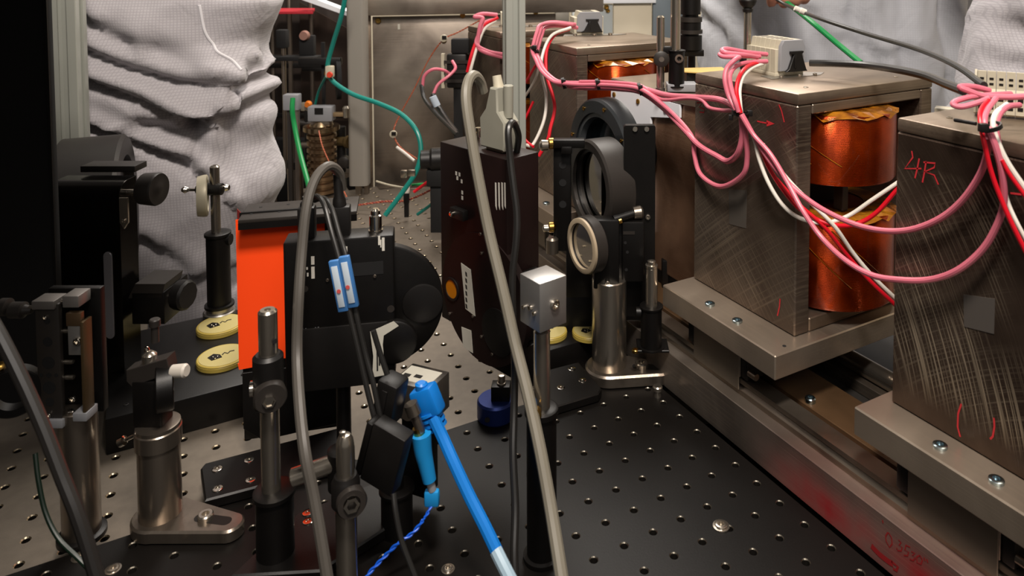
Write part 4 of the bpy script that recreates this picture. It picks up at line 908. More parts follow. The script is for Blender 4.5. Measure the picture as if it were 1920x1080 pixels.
# ---- little glass fitting at chamber foot
t = T('clear_fitting', 'small clear fitting with brass ring at the foot of the chamber by the magnet', 'fitting', 1293, 500, .84, 0)
obj('tip', lt((1296, 478, 0), (-.5, 0, 1), [(-6, 9), (8, 11), (20, 8), (26, 4)], 18), whitei, t); obj('ring', lt((1298, 484, 0), (-.5, 0, 1), [(-8, 11), (0, 11)], 18), brass, t)
obj('bracket', bx(1240, 1300, 486, 560, -6, 14, 2), black, t)
# ------------------------------------------------------------------ background apparatus
t = T('steel_tank', 'large stainless steel tank wall with bolts behind the teal cable', 'tank', 830, 360, 1.46, 14)
obj('front_panel', bx(706, 1050, 24, 345, 0, 14, 1), tank_steel, t); obj('side_panel', bx(682, 703, 10, 345, 6, 16, 1), mag_plain, t)
obj('top_flange', bx(668, 1140, -24, 20, -26, 14, 2), tank_steel, t); obj('top_cap', bx(690, 1140, -60, -26, -20, 14, 2), tank_steel, t)
obj('lower_panel', bx(706, 850, 346, 372, -10, 12, 1), tank_steel, t)
for x, y in ((716, 31), (870, 24), (1010, 20), (722, 362), (835, 70)): sw(t, x, y, -.5 if y < 340 else -10, 5, brass)
obj('label_mark', bx(751, 755, 38, 48, -1, -.2), paper, t)
obj('skirt', bx(700, 1040, 373, 402, -4, 12), blackm, t)
t = T('wall_panel', 'pale bluish metal cabinet panel at top behind the farther magnet', 'panel', 1110, 80, 1.75, 10)
obj('panel', bx(1072, 1150, 8, 700, 0, 8, 1), mat('pale_panel', '#aab0b0', .4, .4), t); obj('beige_panel', bx(1152, 1226, 0, 700, 2, 10, 1), wallm, t); obj('top_rail', bx(1060, 1232, -10, 6, -8, 8, 1), paperw, t)
obj('grey_panel', bx(1228, 1312, -90, 700, 0, 8, 1), mat('blue_grey_panel', '#59636a', .1, .5), t); obj('side_post', bx(1040, 1066, -90, 700, -6, 8, 2), alug, t); sw(t, 1137, 13, 0, 5, brass)
sw(t, 1140, 20, 0, 4, brass)
t = T('grey_pillar', 'rounded grey pillar hanging down in front of the steel tank', 'pillar', 676, 345, 1.36, 0)
obj('shell', prism(BM(), rrect(-19, 17, -14, 14, 8), 'xy', 0, 560), mat('grey_duct', '#8a857d', .1, .42), t)
obj('inner_leg', bx(666, 676, 345, 400, 0, 10), steeld, t)
obj('inner_leg', bx(683, 690, 345, 400, 0, 10), steeld, t)
t = T('equipment_rack', 'dark open equipment rack behind the green cable, between the cloth suit and grey pillar', 'rack', 590, 350, 1.62, 0)
obj('back_panel', bx(440, 668, -90, 400, 30, 36, 1), mat('rack_brown', '#2a1f19', 0, .6), t)
obj('side_panel', pz([(560, 0), (668, 60), (668, 380), (560, 380)], 20, 26), mat('rack_brown_side', '#33261e', .2, .5), t)
for x in (517, 549, 590): obj('upright', bx(x-3, x+3, -60, 380, -6, 0, .5), steeld, t)
for y, x0, x1 in ((112, 505, 620), (118, 575, 625), (206, 505, 660)): obj('crossbar', bx(x0, x1, y, y+9, -16, -8, 1), blackp, t)
obj('floor_box', bx(500, 668, 260, 403, 0, 26, 1), blackm, t)
t = T('red_shelf', 'red trapezoid shelf plate at the top beside the cloth suit', 'shelf', 545, 26, 1.50, 0)
obj('plate', prism(BM(), [(-60, -5), (44, -5), (12, 92), (-60, 92)], 'xy', 0, 5, .6), redpl, t); obj('bracket', bx(515, 521, 27, 330, 60, 66), steeld, t)
t = T('white_tray', 'bright white tray edge at top behind the teal cable', 'tray', 615, 30, 1.50, 0)
obj('tray', pz([(566, -12), (664, 26), (664, 62), (650, 30), (566, 0)], 0, 30, .6), paperw, t); obj('lip', bx(655, 662, -40, 60, -4, 0), paperw, t); obj('hanger', bx(600, 606, -60, -12, 10, 16), steeld, t)
def small(name, label, cat, px, py, d, parts, group=None, yaw=0):
    t = T(name, label, cat, px, py, d, yaw, group)
    for nm, kind, a, m in parts:
        if kind == 'b': obj(nm, bx(*a), m, t)
        elif kind == 'l': obj(nm, lt(*a), m, t)
        elif kind == 'c': obj(nm, cy(*a), m, t)
    return t
t = T('bellows', 'copper toned metal bellows below the tangle, beside the green cable', 'bellows', 605, 372, 1.34, 0)
pr = []
for i in range(9): z = i*13; pr += [(z, 22), (z+2, 27), (z+8, 27), (z+10, 22)]
obj('convolutions', lt((605, 360, 0), (0, 0, 1), pr+[(118, 22)], 36), mat('bronze_bellows', '#8a7258', .9, .3), t)
obj('top_flange', lt((605, 240, 0), (0, 0, 1), [(0, 33), (8, 33), (9, 22), (26, 12), (28, 10)], 32), mat('warm_steel', '#a08c70', 1, .25), t); obj('neck', lt((603, 222, 0), (0, 0, 1), [(0, 10), (22, 10), (24, 6)], 20), steel, t)
obj('bottom_flange', lt((605, 375, 0), (0, 0, 1), [(0, 36), (14, 36)], 32), steeld, t)
small('connector_box', 'white block connector with a dark printed square above the bellows', 'connector', 600, 232, 1.33,
      [('body', 'b', (580, 626, 198, 226, -10, 14, 2), greyp), ('base', 'b', (584, 620, 226, 236, -6, 14, 1), steeld), ('print', 'b', (594, 610, 200, 212, -11, -10.2), blackp), ('tab', 'b', (626, 655, 210, 218, -4, 6, 1), mat('warm_alu', '#b89c78', .8, .3)), ('plug', 'l', ((650, 214, 0), (0, 0, 1), [(-6, 6), (12, 7), (16, 4)], 16), steel)])
t = small('cable_box', 'small grey box with the bright green cable plugged into it', 'connector', 550, 205, 1.28,
      [('body', 'b', (533, 562, 176, 206, -8, 12, 2), greyp), ('leg', 'b', (538, 546, 206, 410, -2, 6, .5), darkgrey), ('leg', 'b', (552, 560, 206, 410, -2, 6, .5), steeld)])
small('steel_canister', 'ribbed steel canister behind the orange screen hood', 'canister', 554, 345, 1.32,
      [('body', 'l', ((554, 383, 0), (0, 0, 1), [(0, 14), (68, 14), (70, 12)], 24), steeld), ('lid', 'l', ((554, 312, 0), (0, 0, 1), [(0, 16), (12, 16)], 24), blackp)])
small('clamp_bracket', 'black clamp with copper coloured tips on the rack at left of the grey pillar', 'clamp', 620, 110, 1.385,
      [('arm', 'b', (560, 640, 108, 122, -6, 8, 2), blackp), ('tip', 'l', ((618, 140, -8), (0, 0, 1), [(-6, 6), (6, 8), (12, 5)], 14), brass), ('disc', 'l', ((636, 150, 6), (-1, -.4, 0), [(0, 38), (8, 38)], 32), blackm), ('nut', 'l', ((620, 136, -12), (0, -1, 0), [(0, 5), (5, 5)], 12), mat('orange_red_cap', '#d8431c', 0, .5)), ('hanger', 'b', (600, 606, 80, 330, 6, 12), blackm)])
small('dark_camera', 'dark camera head on a stem inside the rack below the red shelf', 'camera', 530, 100, 1.46,
      [('head', 'b', (520, 540, 55, 90, -8, 10, 3), blackm), ('stem', 'c', ((532, 90, 0), (532, 330, 0), 4), steeld), ('platform', 'b', (508, 600, 104, 112, -20, 10, 1), blackm), ('lens', 'l', ((574, 66, -4), (0, -1, 0), [(0, 10), (8, 8)], 18), mat('pinkish_lens', '#9a7468', .3, .3)), ('body', 'b', (562, 590, 66, 104, -4, 10, 2), blackm)])
small('pipe_cluster', 'cluster of black and brassy pipe fittings right of the bellows', 'fittings', 640, 300, 1.42,
      [('pipe', 'c', ((640, 390, 0), (640, 236, 0), 9), blackp), ('elbow', 'l', ((640, 262, -8), (1, -.3, 0), [(-14, 9), (12, 9), (16, 12), (22, 12)], 18), mat('old_brass', '#8f7850', .9, .35)), ('nut', 'l', ((628, 250, -8), (0, -1, 0), [(0, 9), (8, 9), (8, 5)], 6), mat('old_brass_b', '#a58a5c', .9, .3)), ('valve', 'l', ((650, 300, -6), (0, -1, 0), [(0, 11), (12, 11), (14, 7)], 20), darkgrey), ('flange', 'l', ((640, 330, 0), (0, 0, 1), [(0, 20), (8, 20)], 28), steeld)])
small('pipe_cluster', 'small fittings with orange cap just left of the white block connector', 'fittings', 575, 200, 1.43,
      [('stem', 'c', ((574, 400, 0), (574, 196, 0), 4), blackp), ('cap', 'l', ((581, 194, -6), (0, -1, 0), [(0, 7), (8, 5)], 14), mat('amber_cap', '#c86a18', .1, .4)), ('body', 'b', (564, 582, 192, 208, -4, 6, 2), mat('warm_grey', '#a39a88', .6, .3)), ('pipe', 'c', ((560, 230, 0), (600, 236, 4), 6), darkgrey), ('valve', 'l', ((580, 272, -4), (1, 0, 0), [(-14, 6), (10, 6), (12, 8), (18, 8)], 16), steeld)])
small('black_motor', 'black motor unit left of the middle filter wheel, in front of the tank', 'motor', 812, 320, 1.12,
      [('body', 'l', ((828, 300, 10), (-1, -.2, 0), [(-20, 22), (20, 22), (24, 18), (40, 18), (42, 10)], 28), blackp), ('lower', 'b', (800, 836, 318, 350, -6, 20, 3), blackm), ('stand', 'b', (806, 834, 350, 440, 0, 12, 1), blackm), ('tip', 'b', (765, 778, 318, 330, -4, 4, 1), steel)])
small('mirror_holder', 'black holder with stacked barrels left of the gap behind the beige connector', 'optic mount', 860, 140, 1.25,
      [('post', 'b', (828, 834, 100, 165, -4, 4), beige), ('body', 'b', (838, 876, 100, 165, -6, 20, 4), blackp), ('rib', 'b', (834, 880, 112, 118, -9, -6), darkgrey), ('rib', 'b', (834, 880, 130, 136, -9, -6), darkgrey), ('rib', 'b', (834, 880, 148, 154, -9, -6), darkgrey), ('top', 'b', (846, 880, 72, 100, -2, 14, 3), blackm), ('stem', 'b', (850, 866, 165, 480, 0, 10), blackm)])
small('clip', 'white and black clip tangled in wires at the foot of the tank', 'clip', 762, 355, 1.22,
      [('white_part', 'b', (757, 768, 349, 362, -4, 4, 1), whitei), ('black_part', 'b', (757, 767, 362, 382, -4, 4, 1), blackp), ('silver_part', 'b', (752, 764, 318, 332, -4, 4, 1), steel), ('foot', 'b', (758, 766, 382, 408, -3, 3), blackp)])
# wall outlet and conduit
t = T('wall_outlet', 'metal wall outlet box on the beige wall at top right', 'outlet', 1790, 30, 1.70, -38)
obj('box', bx(1764, 1830, 10, 58, 0, 40, 2), steel, t); k = obj('cover', pz([(1766, 12), (1800, 12), (1808, 22), (1808, 48), (1800, 56), (1766, 56)], -3, -.2, .6), mat('outlet_cover', '#c6cad0', .4, .3), t)
obj('slot', bx(1778, 1790, 26, 30, -3.6, -3), blackm, k); obj('slot', bx(1782, 1786, 30, 38, -3.6, -3), blackm, k); sw(t, 1784, 18, -3, 2, steeld); sw(t, 1784, 48, -3, 2, steeld)
obj('back_strip', bx(1762, 1846, -120, 160, 62, 66), wallm, t)
# yellow sheet sits on the chamber lid side
t = T('yellow_sheet', 'yellow sheet on a black block left of the scratched magnet top', 'sheet', 1325, 150, .88, 10)
obj('sheet', prism(BM(), [(-45, -4), (-5, -30), (40, -4), (44, 40), (-45, 40)], 'xy', 16, 18), mat('yellow_board', '#c9a860', 0, .6), t); obj('block', bx(1285, 1362, 134, 250, -2, 40), blackp, t)
# ------------------------------------------------------------------ cables
PK = 'pink insulated coil wires'
def bundle(base, label, pts, w, m, grp=None, **k):
    pts = [(a, b, d-.006 if 1375 < a < 1570 and .59 < d < .67 else d) for a, b, d in pts]
    return cable(base, label, 'wire', pts, w, m, grp, **k)
A0 = [(1078, 46, 1.03), (1040, 42, 1.00), (1018, 46, .985), (1012, 58, .975), (1006, 78, .965), (1003, 95, .96), (1010, 112, .945), (1020, 132, .93), (1040, 150, .915), (1057, 155, .905)]
def sh(pts, dx, dy, dd=0): return [(a+dx, b+dy, c+dd) for a, b, c in pts]
MID = [(1085, 156, .885), (1121, 156, .865), (1160, 158, .84), (1200, 164, .815)]
bundle('pink_wire', 'pink wire running almost level to the tie on the scratched magnet', A0+MID+[(1250, 178, .78), (1300, 182, .735), (1345, 186, .69), (1372, 197, .665), (1386, 212, .652)], 9, pink, PK)
bundle('pink_wire', 'pink wire of the long bundle hanging in the shorter loop left of the scratched magnet', sh(A0, 4, 6, .007)+sh(MID, 0, 9, .003)+[(1240, 200, .79), (1280, 240, .75), (1310, 272, .72), (1345, 293, .69), (1365, 302, .675), (1383, 288, .662), (1392, 255, .655), (1390, 214, .652)], 9, pink, PK)
bundle('pink_wire', 'pink wire of the long bundle hanging in the lower loop over the scratched magnet', sh(A0, -5, 1, -.007)+sh(MID, 0, 3, -.008)+[(1235, 190, .785), (1270, 222, .76), (1298, 258, .735), (1302, 290, .73), (1312, 325, .72), (1340, 347, .695), (1365, 347, .675), (1394, 326, .66), (1401, 295, .655), (1398, 255, .652), (1391, 216, .65)], 8, pink, PK)
bundle('pink_wire', 'pink wire branching below the level wire just before the scratched magnet tie', sh(MID, 2, -3, -.004)+[(1240, 186, .785), (1290, 184, .74), (1316, 188, .715), (1330, 202, .70), (1355, 207, .675), (1375, 207, .66), (1387, 214, .652)], 7, pink, PK)
for i, (x, y, d, r) in enumerate(((1003, 93, .957, 8), (1057, 156, .902, 9), (1121, 158, .862, 9), (1200, 167, .812, 10))):
    t = T('cable_tie', ['black cable tie where pink wires drop behind the thin extrusion', 'first black cable tie on the level pink bundle', 'second black cable tie on the level pink bundle', 'third black cable tie on the level pink bundle, where the wires split'][i], 'cable tie', x, y, d, 0, 'black cable ties on the wires')
    obj('band', lathe(BM(), (0, 0, 0), (1, 0, .25 if i else 1), [(-3, r), (-3, r+2.2), (3, r+2.2), (3, r)], 20, True), blackp, t); obj('lock_head', box(BM(), -4, 4, -r-5, -r, r*.2, r*.2+8, 1), blackp, t)
# loops at the scratched magnet's terminal block
bundle('pink_wire', 'pink wire leaving the scratched magnet terminal in the upper flat loop', [(1438, 102, .71), (1400, 98, .70), (1365, 92, .69), (1354, 94, .685), (1362, 99, .68), (1395, 103, .685), (1420, 107, .70)], 9, pink, PK)
bundle('pink_wire', 'pink wire curling down in the outer arc left of the scratched magnet terminal', [(1425, 106, .705), (1385, 105, .695), (1352, 101, .685), (1356, 106, .678), (1385, 107, .672), (1378, 112, .668), (1363, 128, .66), (1359, 150, .655), (1366, 180, .651), (1380, 206, .650)], 9, pink, PK)
bundle('pink_wire', 'pink wire curling down in the inner arc under the scratched magnet terminal', [(1438, 115, .70), (1405, 117, .69), (1380, 124, .67), (1369, 140, .66), (1370, 160, .655), (1378, 188, .650), (1385, 210, .648)], 9, pink, PK)
bundle('red_wire', 'red wire arching from the scratched magnet terminal down to its cable tie', [(1425, 117, .70), (1403, 124, .68), (1388, 140, .665), (1381, 165, .655), (1384, 192, .650), (1389, 212, .648)], 8, red, 'red insulated coil wires')
bundle('white_wire', 'white wire beside the red one arching from the scratched magnet terminal', [(1432, 119, .70), (1410, 128, .685), (1393, 145, .668), (1387, 168, .658), (1388, 192, .652), (1390, 212, .650)], 7, whitei, 'white insulated coil wires')
t = T('cable_tie', 'black cable tie holding the wire bundle against the scratched magnet', 'cable tie', 1388, 213, .650, 0, 'black cable ties on the wires')
obj('band', lathe(BM(), (0, 0, 0), (.2, 0, 1), [(-4, 14), (-4, 17), (4, 17), (4, 14)], 22, True), blackp, t); obj('lock_head', box(BM(), 12, 22, -8, 2, -4, 7, 1), blackp, t); obj('tail', box(BM(), -22, -14, -4, 0, -12, -2, .6), blackp, t)
# swags from magnet to magnet
bundle('pink_wire', 'thick pink wire swagging in the upper curve from the scratched magnet to the nearest one', [(1391, 214, .648), (1418, 262, .640), (1446, 305, .627), (1480, 345, .612), (1520, 378, .597), (1560, 402, .575), (1610, 423, .55), (1660, 433, .525), (1710, 430, .505), (1760, 411, .487), (1800, 380, .473), (1832, 337, .461), (1849, 295, .453), (1856, 240, .447)], 11, pink, PK)
bundle('pink_wire', 'thick pink wire swagging in the lowest curve across both nearest magnets', [(1389, 215, .646), (1412, 252, .640), (1445, 290, .625), (1478, 345, .610), (1505, 395, .594), (1540, 445, .575), (1585, 488, .552), (1635, 516, .528), (1690, 525, .505), (1745, 524, .488), (1795, 507, .472), (1840, 470, .460), (1868, 425, .452), (1882, 380, .447), (1879, 325, .444), (1868, 280, .444), (1853, 240, .446)], 11.5, pink, PK)
WG = 'white insulated coil wires'; RG = 'red insulated coil wires'
bundle('white_wire', 'white wire dipping into the coil gap then rising behind the nearest magnet', [(1386, 214, .652), (1412, 255, .645), (1424, 300, .640), (1442, 345, .632), (1468, 385, .624), (1500, 409, .617), (1545, 418, .612), (1590, 405, .607), (1635, 375, .602), (1690, 338, .598)], 8, whitei, WG)
bundle('white_wire', 'white wire crossing the lower coil diagonally to behind the nearest magnet', [(1430, 270, .640), (1452, 305, .632), (1485, 345, .622), (1525, 385, .613), (1565, 425, .608), (1600, 475, .605), (1640, 522, .602), (1690, 570, .598)], 8, whitei, WG)
bundle('red_wire', 'red wire dipping into the coil gap then rising beside the white one', [(1388, 214, .650), (1420, 265, .641), (1442, 315, .634), (1475, 365, .622), (1510, 400, .616), (1560, 421, .610), (1605, 420, .606), (1645, 397, .602), (1690, 345, .598)], 8.5, red, RG)
bundle('red_wire', 'red wire crossing the lower coil diagonally under the white one', [(1455, 335, .630), (1500, 385, .617), (1545, 425, .611), (1590, 480, .607), (1635, 530, .603), (1690, 582, .598)], 8, red, RG)
# right hand bundle
bundle('pink_wire', 'pink wire loop on top of the nearest magnet running along its terminal block', [(1935, 180, .47), (1890, 182, .475), (1845, 180, .478), (1815, 170, .48), (1800, 163, .482), (1825, 163, .485), (1855, 170, .488)], 12, pink, PK)
bundle('pink_wire', 'pink wire in a flat leftward loop over the pale cover on the nearest magnet', [(1895, 176, .49), (1860, 178, .482), (1820, 182, .478), (1792, 190, .476), (1788, 197, .474), (1805, 200, .472), (1835, 192, .470), (1856, 184, .468)], 11, pink, PK)
bundle('pink_wire', 'pink wire bending down through the tie in the middle of the right bundle', [(1868, 184, .468), (1852, 205, .460), (1846, 228, .452), (1852, 262, .447)], 11, pink, PK)
bundle('pink_wire', 'pink wire curving down at the right side of the right bundle', [(1912, 197, .468), (1890, 200, .462), (1874, 215, .456), (1868, 238, .450), (1872, 268, .447)], 11, pink, PK)
bundle('red_wire', 'red wire falling from the right bundle straight down over the swirled magnet', [(1854, 188, .466), (1840, 205, .460), (1838, 228, .453), (1846, 270, .447), (1858, 320, .446), (1875, 368, .444), (1900, 425, .440), (1935, 495, .436)], 9, red, RG)
bundle('red_wire', 'red wire from the right bundle slanting out of frame beside a white one', [(1878, 300, .442), (1895, 330, .44), (1935, 385, .436)], 8, red, RG)
bundle('white_wire', 'white wire from the right bundle slanting out of frame at the right edge', [(1888, 196, .466), (1868, 212, .456), (1862, 235, .450), (1872, 270, .446), (1892, 310, .443), (1935, 372, .438)], 11, whitei, WG)
bundle('white_wire', 'white wire emerging behind the lowest pink curve at the right edge', [(1880, 345, .448), (1892, 385, .446), (1908, 420, .442), (1935, 470, .438)], 8, whitei, WG)
t = T('cable_tie', 'black cable tie around the wire bundle on the nearest magnet', 'cable tie', 1856, 236, .447, 0, 'black cable ties on the wires')
obj('band', lathe(BM(), (2, 0, -2), (-.35, 0, 1), [(-4, 17), (-4, 20), (4, 20), (4, 17)], 24, True), blackp, t); obj('lock_head', box(BM(), -28, -12, -22, -8, -8, 8, 1.5), blackp, t)
SC[0] = 1; tube(bmt := BM(), [parent_inv(t) @ W(1830, 232, .455), parent_inv(t) @ W(1790, 225, .468)], .0012, 8); obj('tail', bmt, blackp, t)
# far bundles
bundle('pink_wire', 'short pink wires looping at the terminal block behind the thin extrusion', [(932, 28, 1.19), (905, 26, 1.18), (890, 32, 1.175), (905, 34, 1.17), (900, 50, 1.165), (896, 85, 1.16), (910, 98, 1.15), (945, 108, 1.14)], 8, pink, PK)
bundle('pink_wire', 'second short pink wire at the terminal behind the thin extrusion', [(930, 36, 1.185), (910, 42, 1.175), (900, 60, 1.165), (893, 82, 1.16), (915, 96, 1.15), (944, 102, 1.14)], 7, pink, PK)
bundle('red_wire', 'red wire left of the thin extrusion hanging toward the beige connector', [(934, 33, 1.18), (905, 50, 1.17), (890, 85, 1.16), (882, 110, 1.15), (876, 135, 1.15)], 6, red, RG)
bundle('white_wire', 'white wire left of the thin extrusion hanging toward the beige connector', [(930, 38, 1.18), (908, 55, 1.17), (894, 90, 1.16), (884, 125, 1.15), (876, 160, 1.15)], 6, whitei, WG)
bundle('red_wire', 'red wire hanging right of the thin extrusion down to the brass adjuster', [(1068, 54, 1.02), (1040, 66, 1.0), (1025, 95, .98), (1025, 140, .965), (1035, 175, .955), (1040, 205, .95), (1032, 240, .94), (1027, 262, .935), (1010, 293, .93)], 6.5, red, RG)
bundle('white_wire', 'white wire hanging right of the thin extrusion in a long curve', [(1070, 52, 1.01), (1035, 66, .99), (1018, 100, .975), (1015, 135, .965), (1024, 180, .96), (1020, 225, .95), (1000, 270, .94), (985, 272, .935)], 6, whitei, WG)
bundle('white_wire', 'white wire slanting left behind the thin extrusion', [(1012, 120, .99), (1003, 150, 1.0), (985, 180, 1.02), (972, 200, 1.04)], 5, whitei, WG)
bundle('red_wire', 'red wire slanting left behind the thin extrusion', [(1012, 112, .995), (1000, 130, 1.0), (985, 155, 1.02), (970, 165, 1.04)], 5, red, RG)
bundle('red_wire', 'red stub of wire low behind the thin extrusion', [(1000, 275, .93), (985, 262, .95), (978, 240, .99), (1000, 190, 1.0)], 5, red, RG)
# black and green cables at upper right
cable('sleeved_cable', 'thick black sleeved cable lying across the top of the scratched magnet', 'cable', [(1518, 118, .70), (1560, 119, .69), (1620, 122, .665), (1680, 130, .62), (1735, 142, .575), (1775, 158, .53), (1806, 170, .49)], 15, blackcab)
cable('black_cable', 'slim black cable slanting from the fingertips to the nearest terminal block', 'cable', [(1452, -4, 1.11), (1480, 12, 1.07), (1535, 34, .95), (1620, 62, .85), (1720, 92, .72), (1790, 122, .60), (1845, 160, .50)], 8.5, blackcab)
cable('green_cable', 'bright green cable slanting down from the fingertips behind the sleeved cable', 'cable', [(1455, -10, 1.13), (1490, 16, 1.10), (1530, 48, 1.05), (1570, 82, 1.02), (1614, 118, .98)], 10.5, greenc)
t = T('cable_joint', 'silver and white joint on the slim black cable near the fingertips', 'connector', 1495, 17, 1.0, 0)
obj('joint', lt((1490, 15, 0), (1, 0, -.42), [(0, 5), (10, 5), (11, 6), (22, 6)], 14), whitei, t)
cable('conduit', 'grey bent conduit below the wall outlet', 'conduit', [(1832, -60, 1.67), (1832, 40, 1.67), (1828, 70, 1.67), (1812, 96, 1.67), (1784, 108, 1.67)], 11, alug)
# teal and twisted wires left of centre
cable('teal_cable', 'teal cable looping from the top down across the grey pillar to the table', 'cable', [(652, -30, 1.24), (640, 30, 1.25), (625, 80, 1.27), (614, 125, 1.28), (622, 150, 1.28), (660, 176, 1.27), (710, 194, 1.25), (752, 214, 1.23), (780, 244, 1.21), (789, 280, 1.20), (781, 320, 1.19), (755, 360, 1.18), (722, 404, 1.17)], 9, teal)
t = T('cable_clip', 'pale clip with red cap on the teal cable', 'clip', 619, 134, 1.275, 0); obj('clip', bx(612, 626, 123, 145, -8, 6, 2), beige, t); obj('cap', lt((621, 139, -8), (0, -1, 0), [(0, 6), (3, 5)], 14), mat('red_cap', '#c83a20', 0, .5), t)
cable('teal_cable', 'thin dark teal cable hanging below the clip', 'cable', [(612, 142, 1.32), (598, 170, 1.36), (590, 200, 1.38)], 5, teal)
cable('green_cable', 'bright green cable dropping from the small grey box to the black hood', 'cable', [(549, 184, 1.262), (548, 205, 1.255), (552, 235, 1.25), (562, 285, 1.22), (578, 345, 1.18), (592, 400, 1.15)], 9.5, greenc)
def twisted(name, label, pts, w, m1, m2):
    P = catmull([W(*p) for p in pts], 14); t = bpy.data.objects.new(name, None); COL.objects.link(t); t.location = P[0]; tag(t, label, 'wire'); SC[0] = 1
    for s, m in ((0, m1), (PI, m2)):
        Q = []
        L = 0
        for i, p in enumerate(P):
            tg = (P[min(i+1, len(P)-1)]-P[max(i-1, 0)]).normalized(); u = tg.orthogonal().normalized(); v = tg.cross(u)
            if i: L += (P[i]-P[i-1]).length
            a = s+L*2*PI/.012; Q.append(p-P[0]+(u*math.cos(a)+v*math.sin(a))*w*.5)
        o = obj('strand', tube(BM(), Q, w*.5, 6), m, t)
    return t
copperw = mat('copper_wire_insulation', '#a8583c', .1, .45); twb = mat('blue_wire', '#0c54c8', 0, .4)
twisted('twisted_wire', 'copper coloured twisted wire arcing across the steel tank', [(900, 38, 1.33), (860, 60, 1.345), (832, 74, 1.35), (805, 110, 1.36), (775, 170, 1.36), (750, 215, 1.36), (738, 248, 1.35), (750, 275, 1.34), (782, 298, 1.32)], .0016, copperw, copperw)
twisted('twisted_wire', 'copper coloured twisted wire hanging in front of the bellows to the left filter wheel', [(598, 245, 1.29), (605, 275, 1.26), (625, 320, 1.22), (648, 365, 1.18), (666, 405, 1.14)], .0014, copperw, copperw)
twisted('twisted_wire', 'dull red twisted wires lying along the foot of the steel tank', [(668, 385, 1.26), (720, 378, 1.25), (760, 376, 1.23), (800, 360, 1.2), (828, 342, 1.18)], .0022, copperw, mat('dull_red_wire', '#8c3a34', 0, .5))
twisted('twisted_wire', 'thin blue twisted pair trailing from the blue cap to the bottom edge', [(812, 940, .50), (800, 965, .495), (775, 998, .49), (745, 1020, .485), (715, 1050, .48), (688, 1080, .475), (670, 1110, .47)], .0015, twb, twb)
cable('red_wire', 'short red wire at the foot of the steel tank', 'wire', [(776, 360, 1.2), (790, 350, 1.2), (802, 341, 1.2)], 6, red)
cable('green_wire', 'short green wire at the foot of the steel tank', 'wire', [(772, 347, 1.21), (795, 345, 1.21), (820, 347, 1.2)], 5, greenc)
cable('cream_wire', 'cream wire along the bottom of the steel tank', 'wire', [(706, 340, 1.3), (730, 347, 1.28), (757, 352, 1.25)], 4, beige)
cable('teal_cable', 'short teal cable end on the table beside the middle filter wheel', 'cable', [(783, 402, 1.20), (800, 390, 1.19), (816, 378, 1.18)], 6, teal)
for i, (x, y, d) in enumerate(((833, 71, 1.345), (739, 250, 1.345))):
    t = T('wire_anchor', ['upper white wire anchor on the steel tank', 'lower white wire anchor on the steel tank'][i], 'clip', x, y, d, 0); obj('pad', lt((x, y, -4), (0, -1, 0), [(0, 7), (4, 7), (5, 5)], 16), beige, t); obj('slot', bx(x-2, x+6, y-5, y+1, -12, -9), blackp, t)
cable('white_rod', 'white plastic strap below the lower wire anchor', 'strap', [(744, 276, 1.34), (760, 288, 1.33), (777, 302, 1.32)], 6, whitei)
cable('pink_wire', 'pink wire loop feeding the black sleeved plugs, upper one', 'wire', [(792, 162, 1.18), (796, 142, 1.18), (812, 130, 1.18), (832, 132, 1.19), (845, 140, 1.2)], 6, pink, PK)
cable('pink_wire', 'pink wire loop feeding the black sleeved plugs, lower one', 'wire', [(813, 176, 1.17), (822, 158, 1.175), (842, 142, 1.18), (854, 128, 1.19), (848, 114, 1.2)], 6, pink, PK)
cable('sleeved_cable', 'black sleeved plug cable left of the beige connector, upper one', 'cable', [(790, 160, 1.18), (796, 185, 1.16), (815, 210, 1.12), (845, 240, 1.05), (858, 252, 1.0)], 8, blackcab)
cable('sleeved_cable', 'black sleeved plug cable with a pale tag, left of the beige connector', 'cable', [(812, 178, 1.17), (822, 200, 1.15), (840, 228, 1.1), (856, 250, 1.02)], 11, blackcab)
t = T('cable_label', 'pale tag on the black sleeved plug cable', 'tag', 817, 188, 1.14, 0); obj('tag', lt((812, 180, -4), (.45, 0, -1), [(0, 7), (20, 7)], 14), mat('pale_blue_tag', '#a9b4c0', 0, .5), t); obj('print', lt((832, 215, -10), (.6, 0, -1), [(0, 5), (14, 5)], 12), whitei, t)
# foreground cables
cable('grey_cable', 'long pale grey cable from the beige connector down to the bottom edge', 'cable', [(906, 172, .615), (900, 152, .61), (888, 141, .60), (877, 155, .59), (874, 190, .58), (884, 260, .57), (900, 350, .56), (918, 440, .55), (942, 540, .535), (965, 640, .52), (990, 740, .50), (1012, 840, .48), (1032, 950, .46), (1048, 1050, .44), (1060, 1130, .425)], 22, greycab)
cable('black_cable', 'glossy black cable hanging in front of the middle filter wheel', 'cable', [(968, 292, .60), (972, 255, .59), (962, 230, .575), (953, 245, .565), (957, 300, .56), (963, 350, .555), (969, 400, .55), (968, 450, .545), (961, 520, .54), (962, 600, .535), (965, 680, .53), (964, 760, .52), (962, 850, .505), (966, 950, .49), (964, 1040, .475), (968, 1110, .465)], 14, blackcab)
cable('grey_cable', 'dark grey cable arching over the nearer filter wheel and down in front of it', 'cable', [(641, 355, .575), (636, 325, .57), (618, 311, .56), (598, 325, .55), (583, 355, .54), (573, 400, .53), (566, 470, .52), (560, 560, .505), (557, 660, .495), (562, 760, .47), (572, 850, .45), (588, 930, .443), (602, 1010, .436), (618, 1110, .428)], 20, mat('mid_grey_cable', '#4c4843', 0, .4))
cable('black_cable', 'thin black cable beside the tag, left one of the pair on the nearer filter wheel', 'cable', [(585, 372, .55), (596, 368, .54), (608, 385, .53), (620, 430, .52), (634, 480, .512), (645, 530, .505), (656, 590, .50), (670, 650, .495), (686, 720, .49), (706, 800, .485)], 10, blackcab)
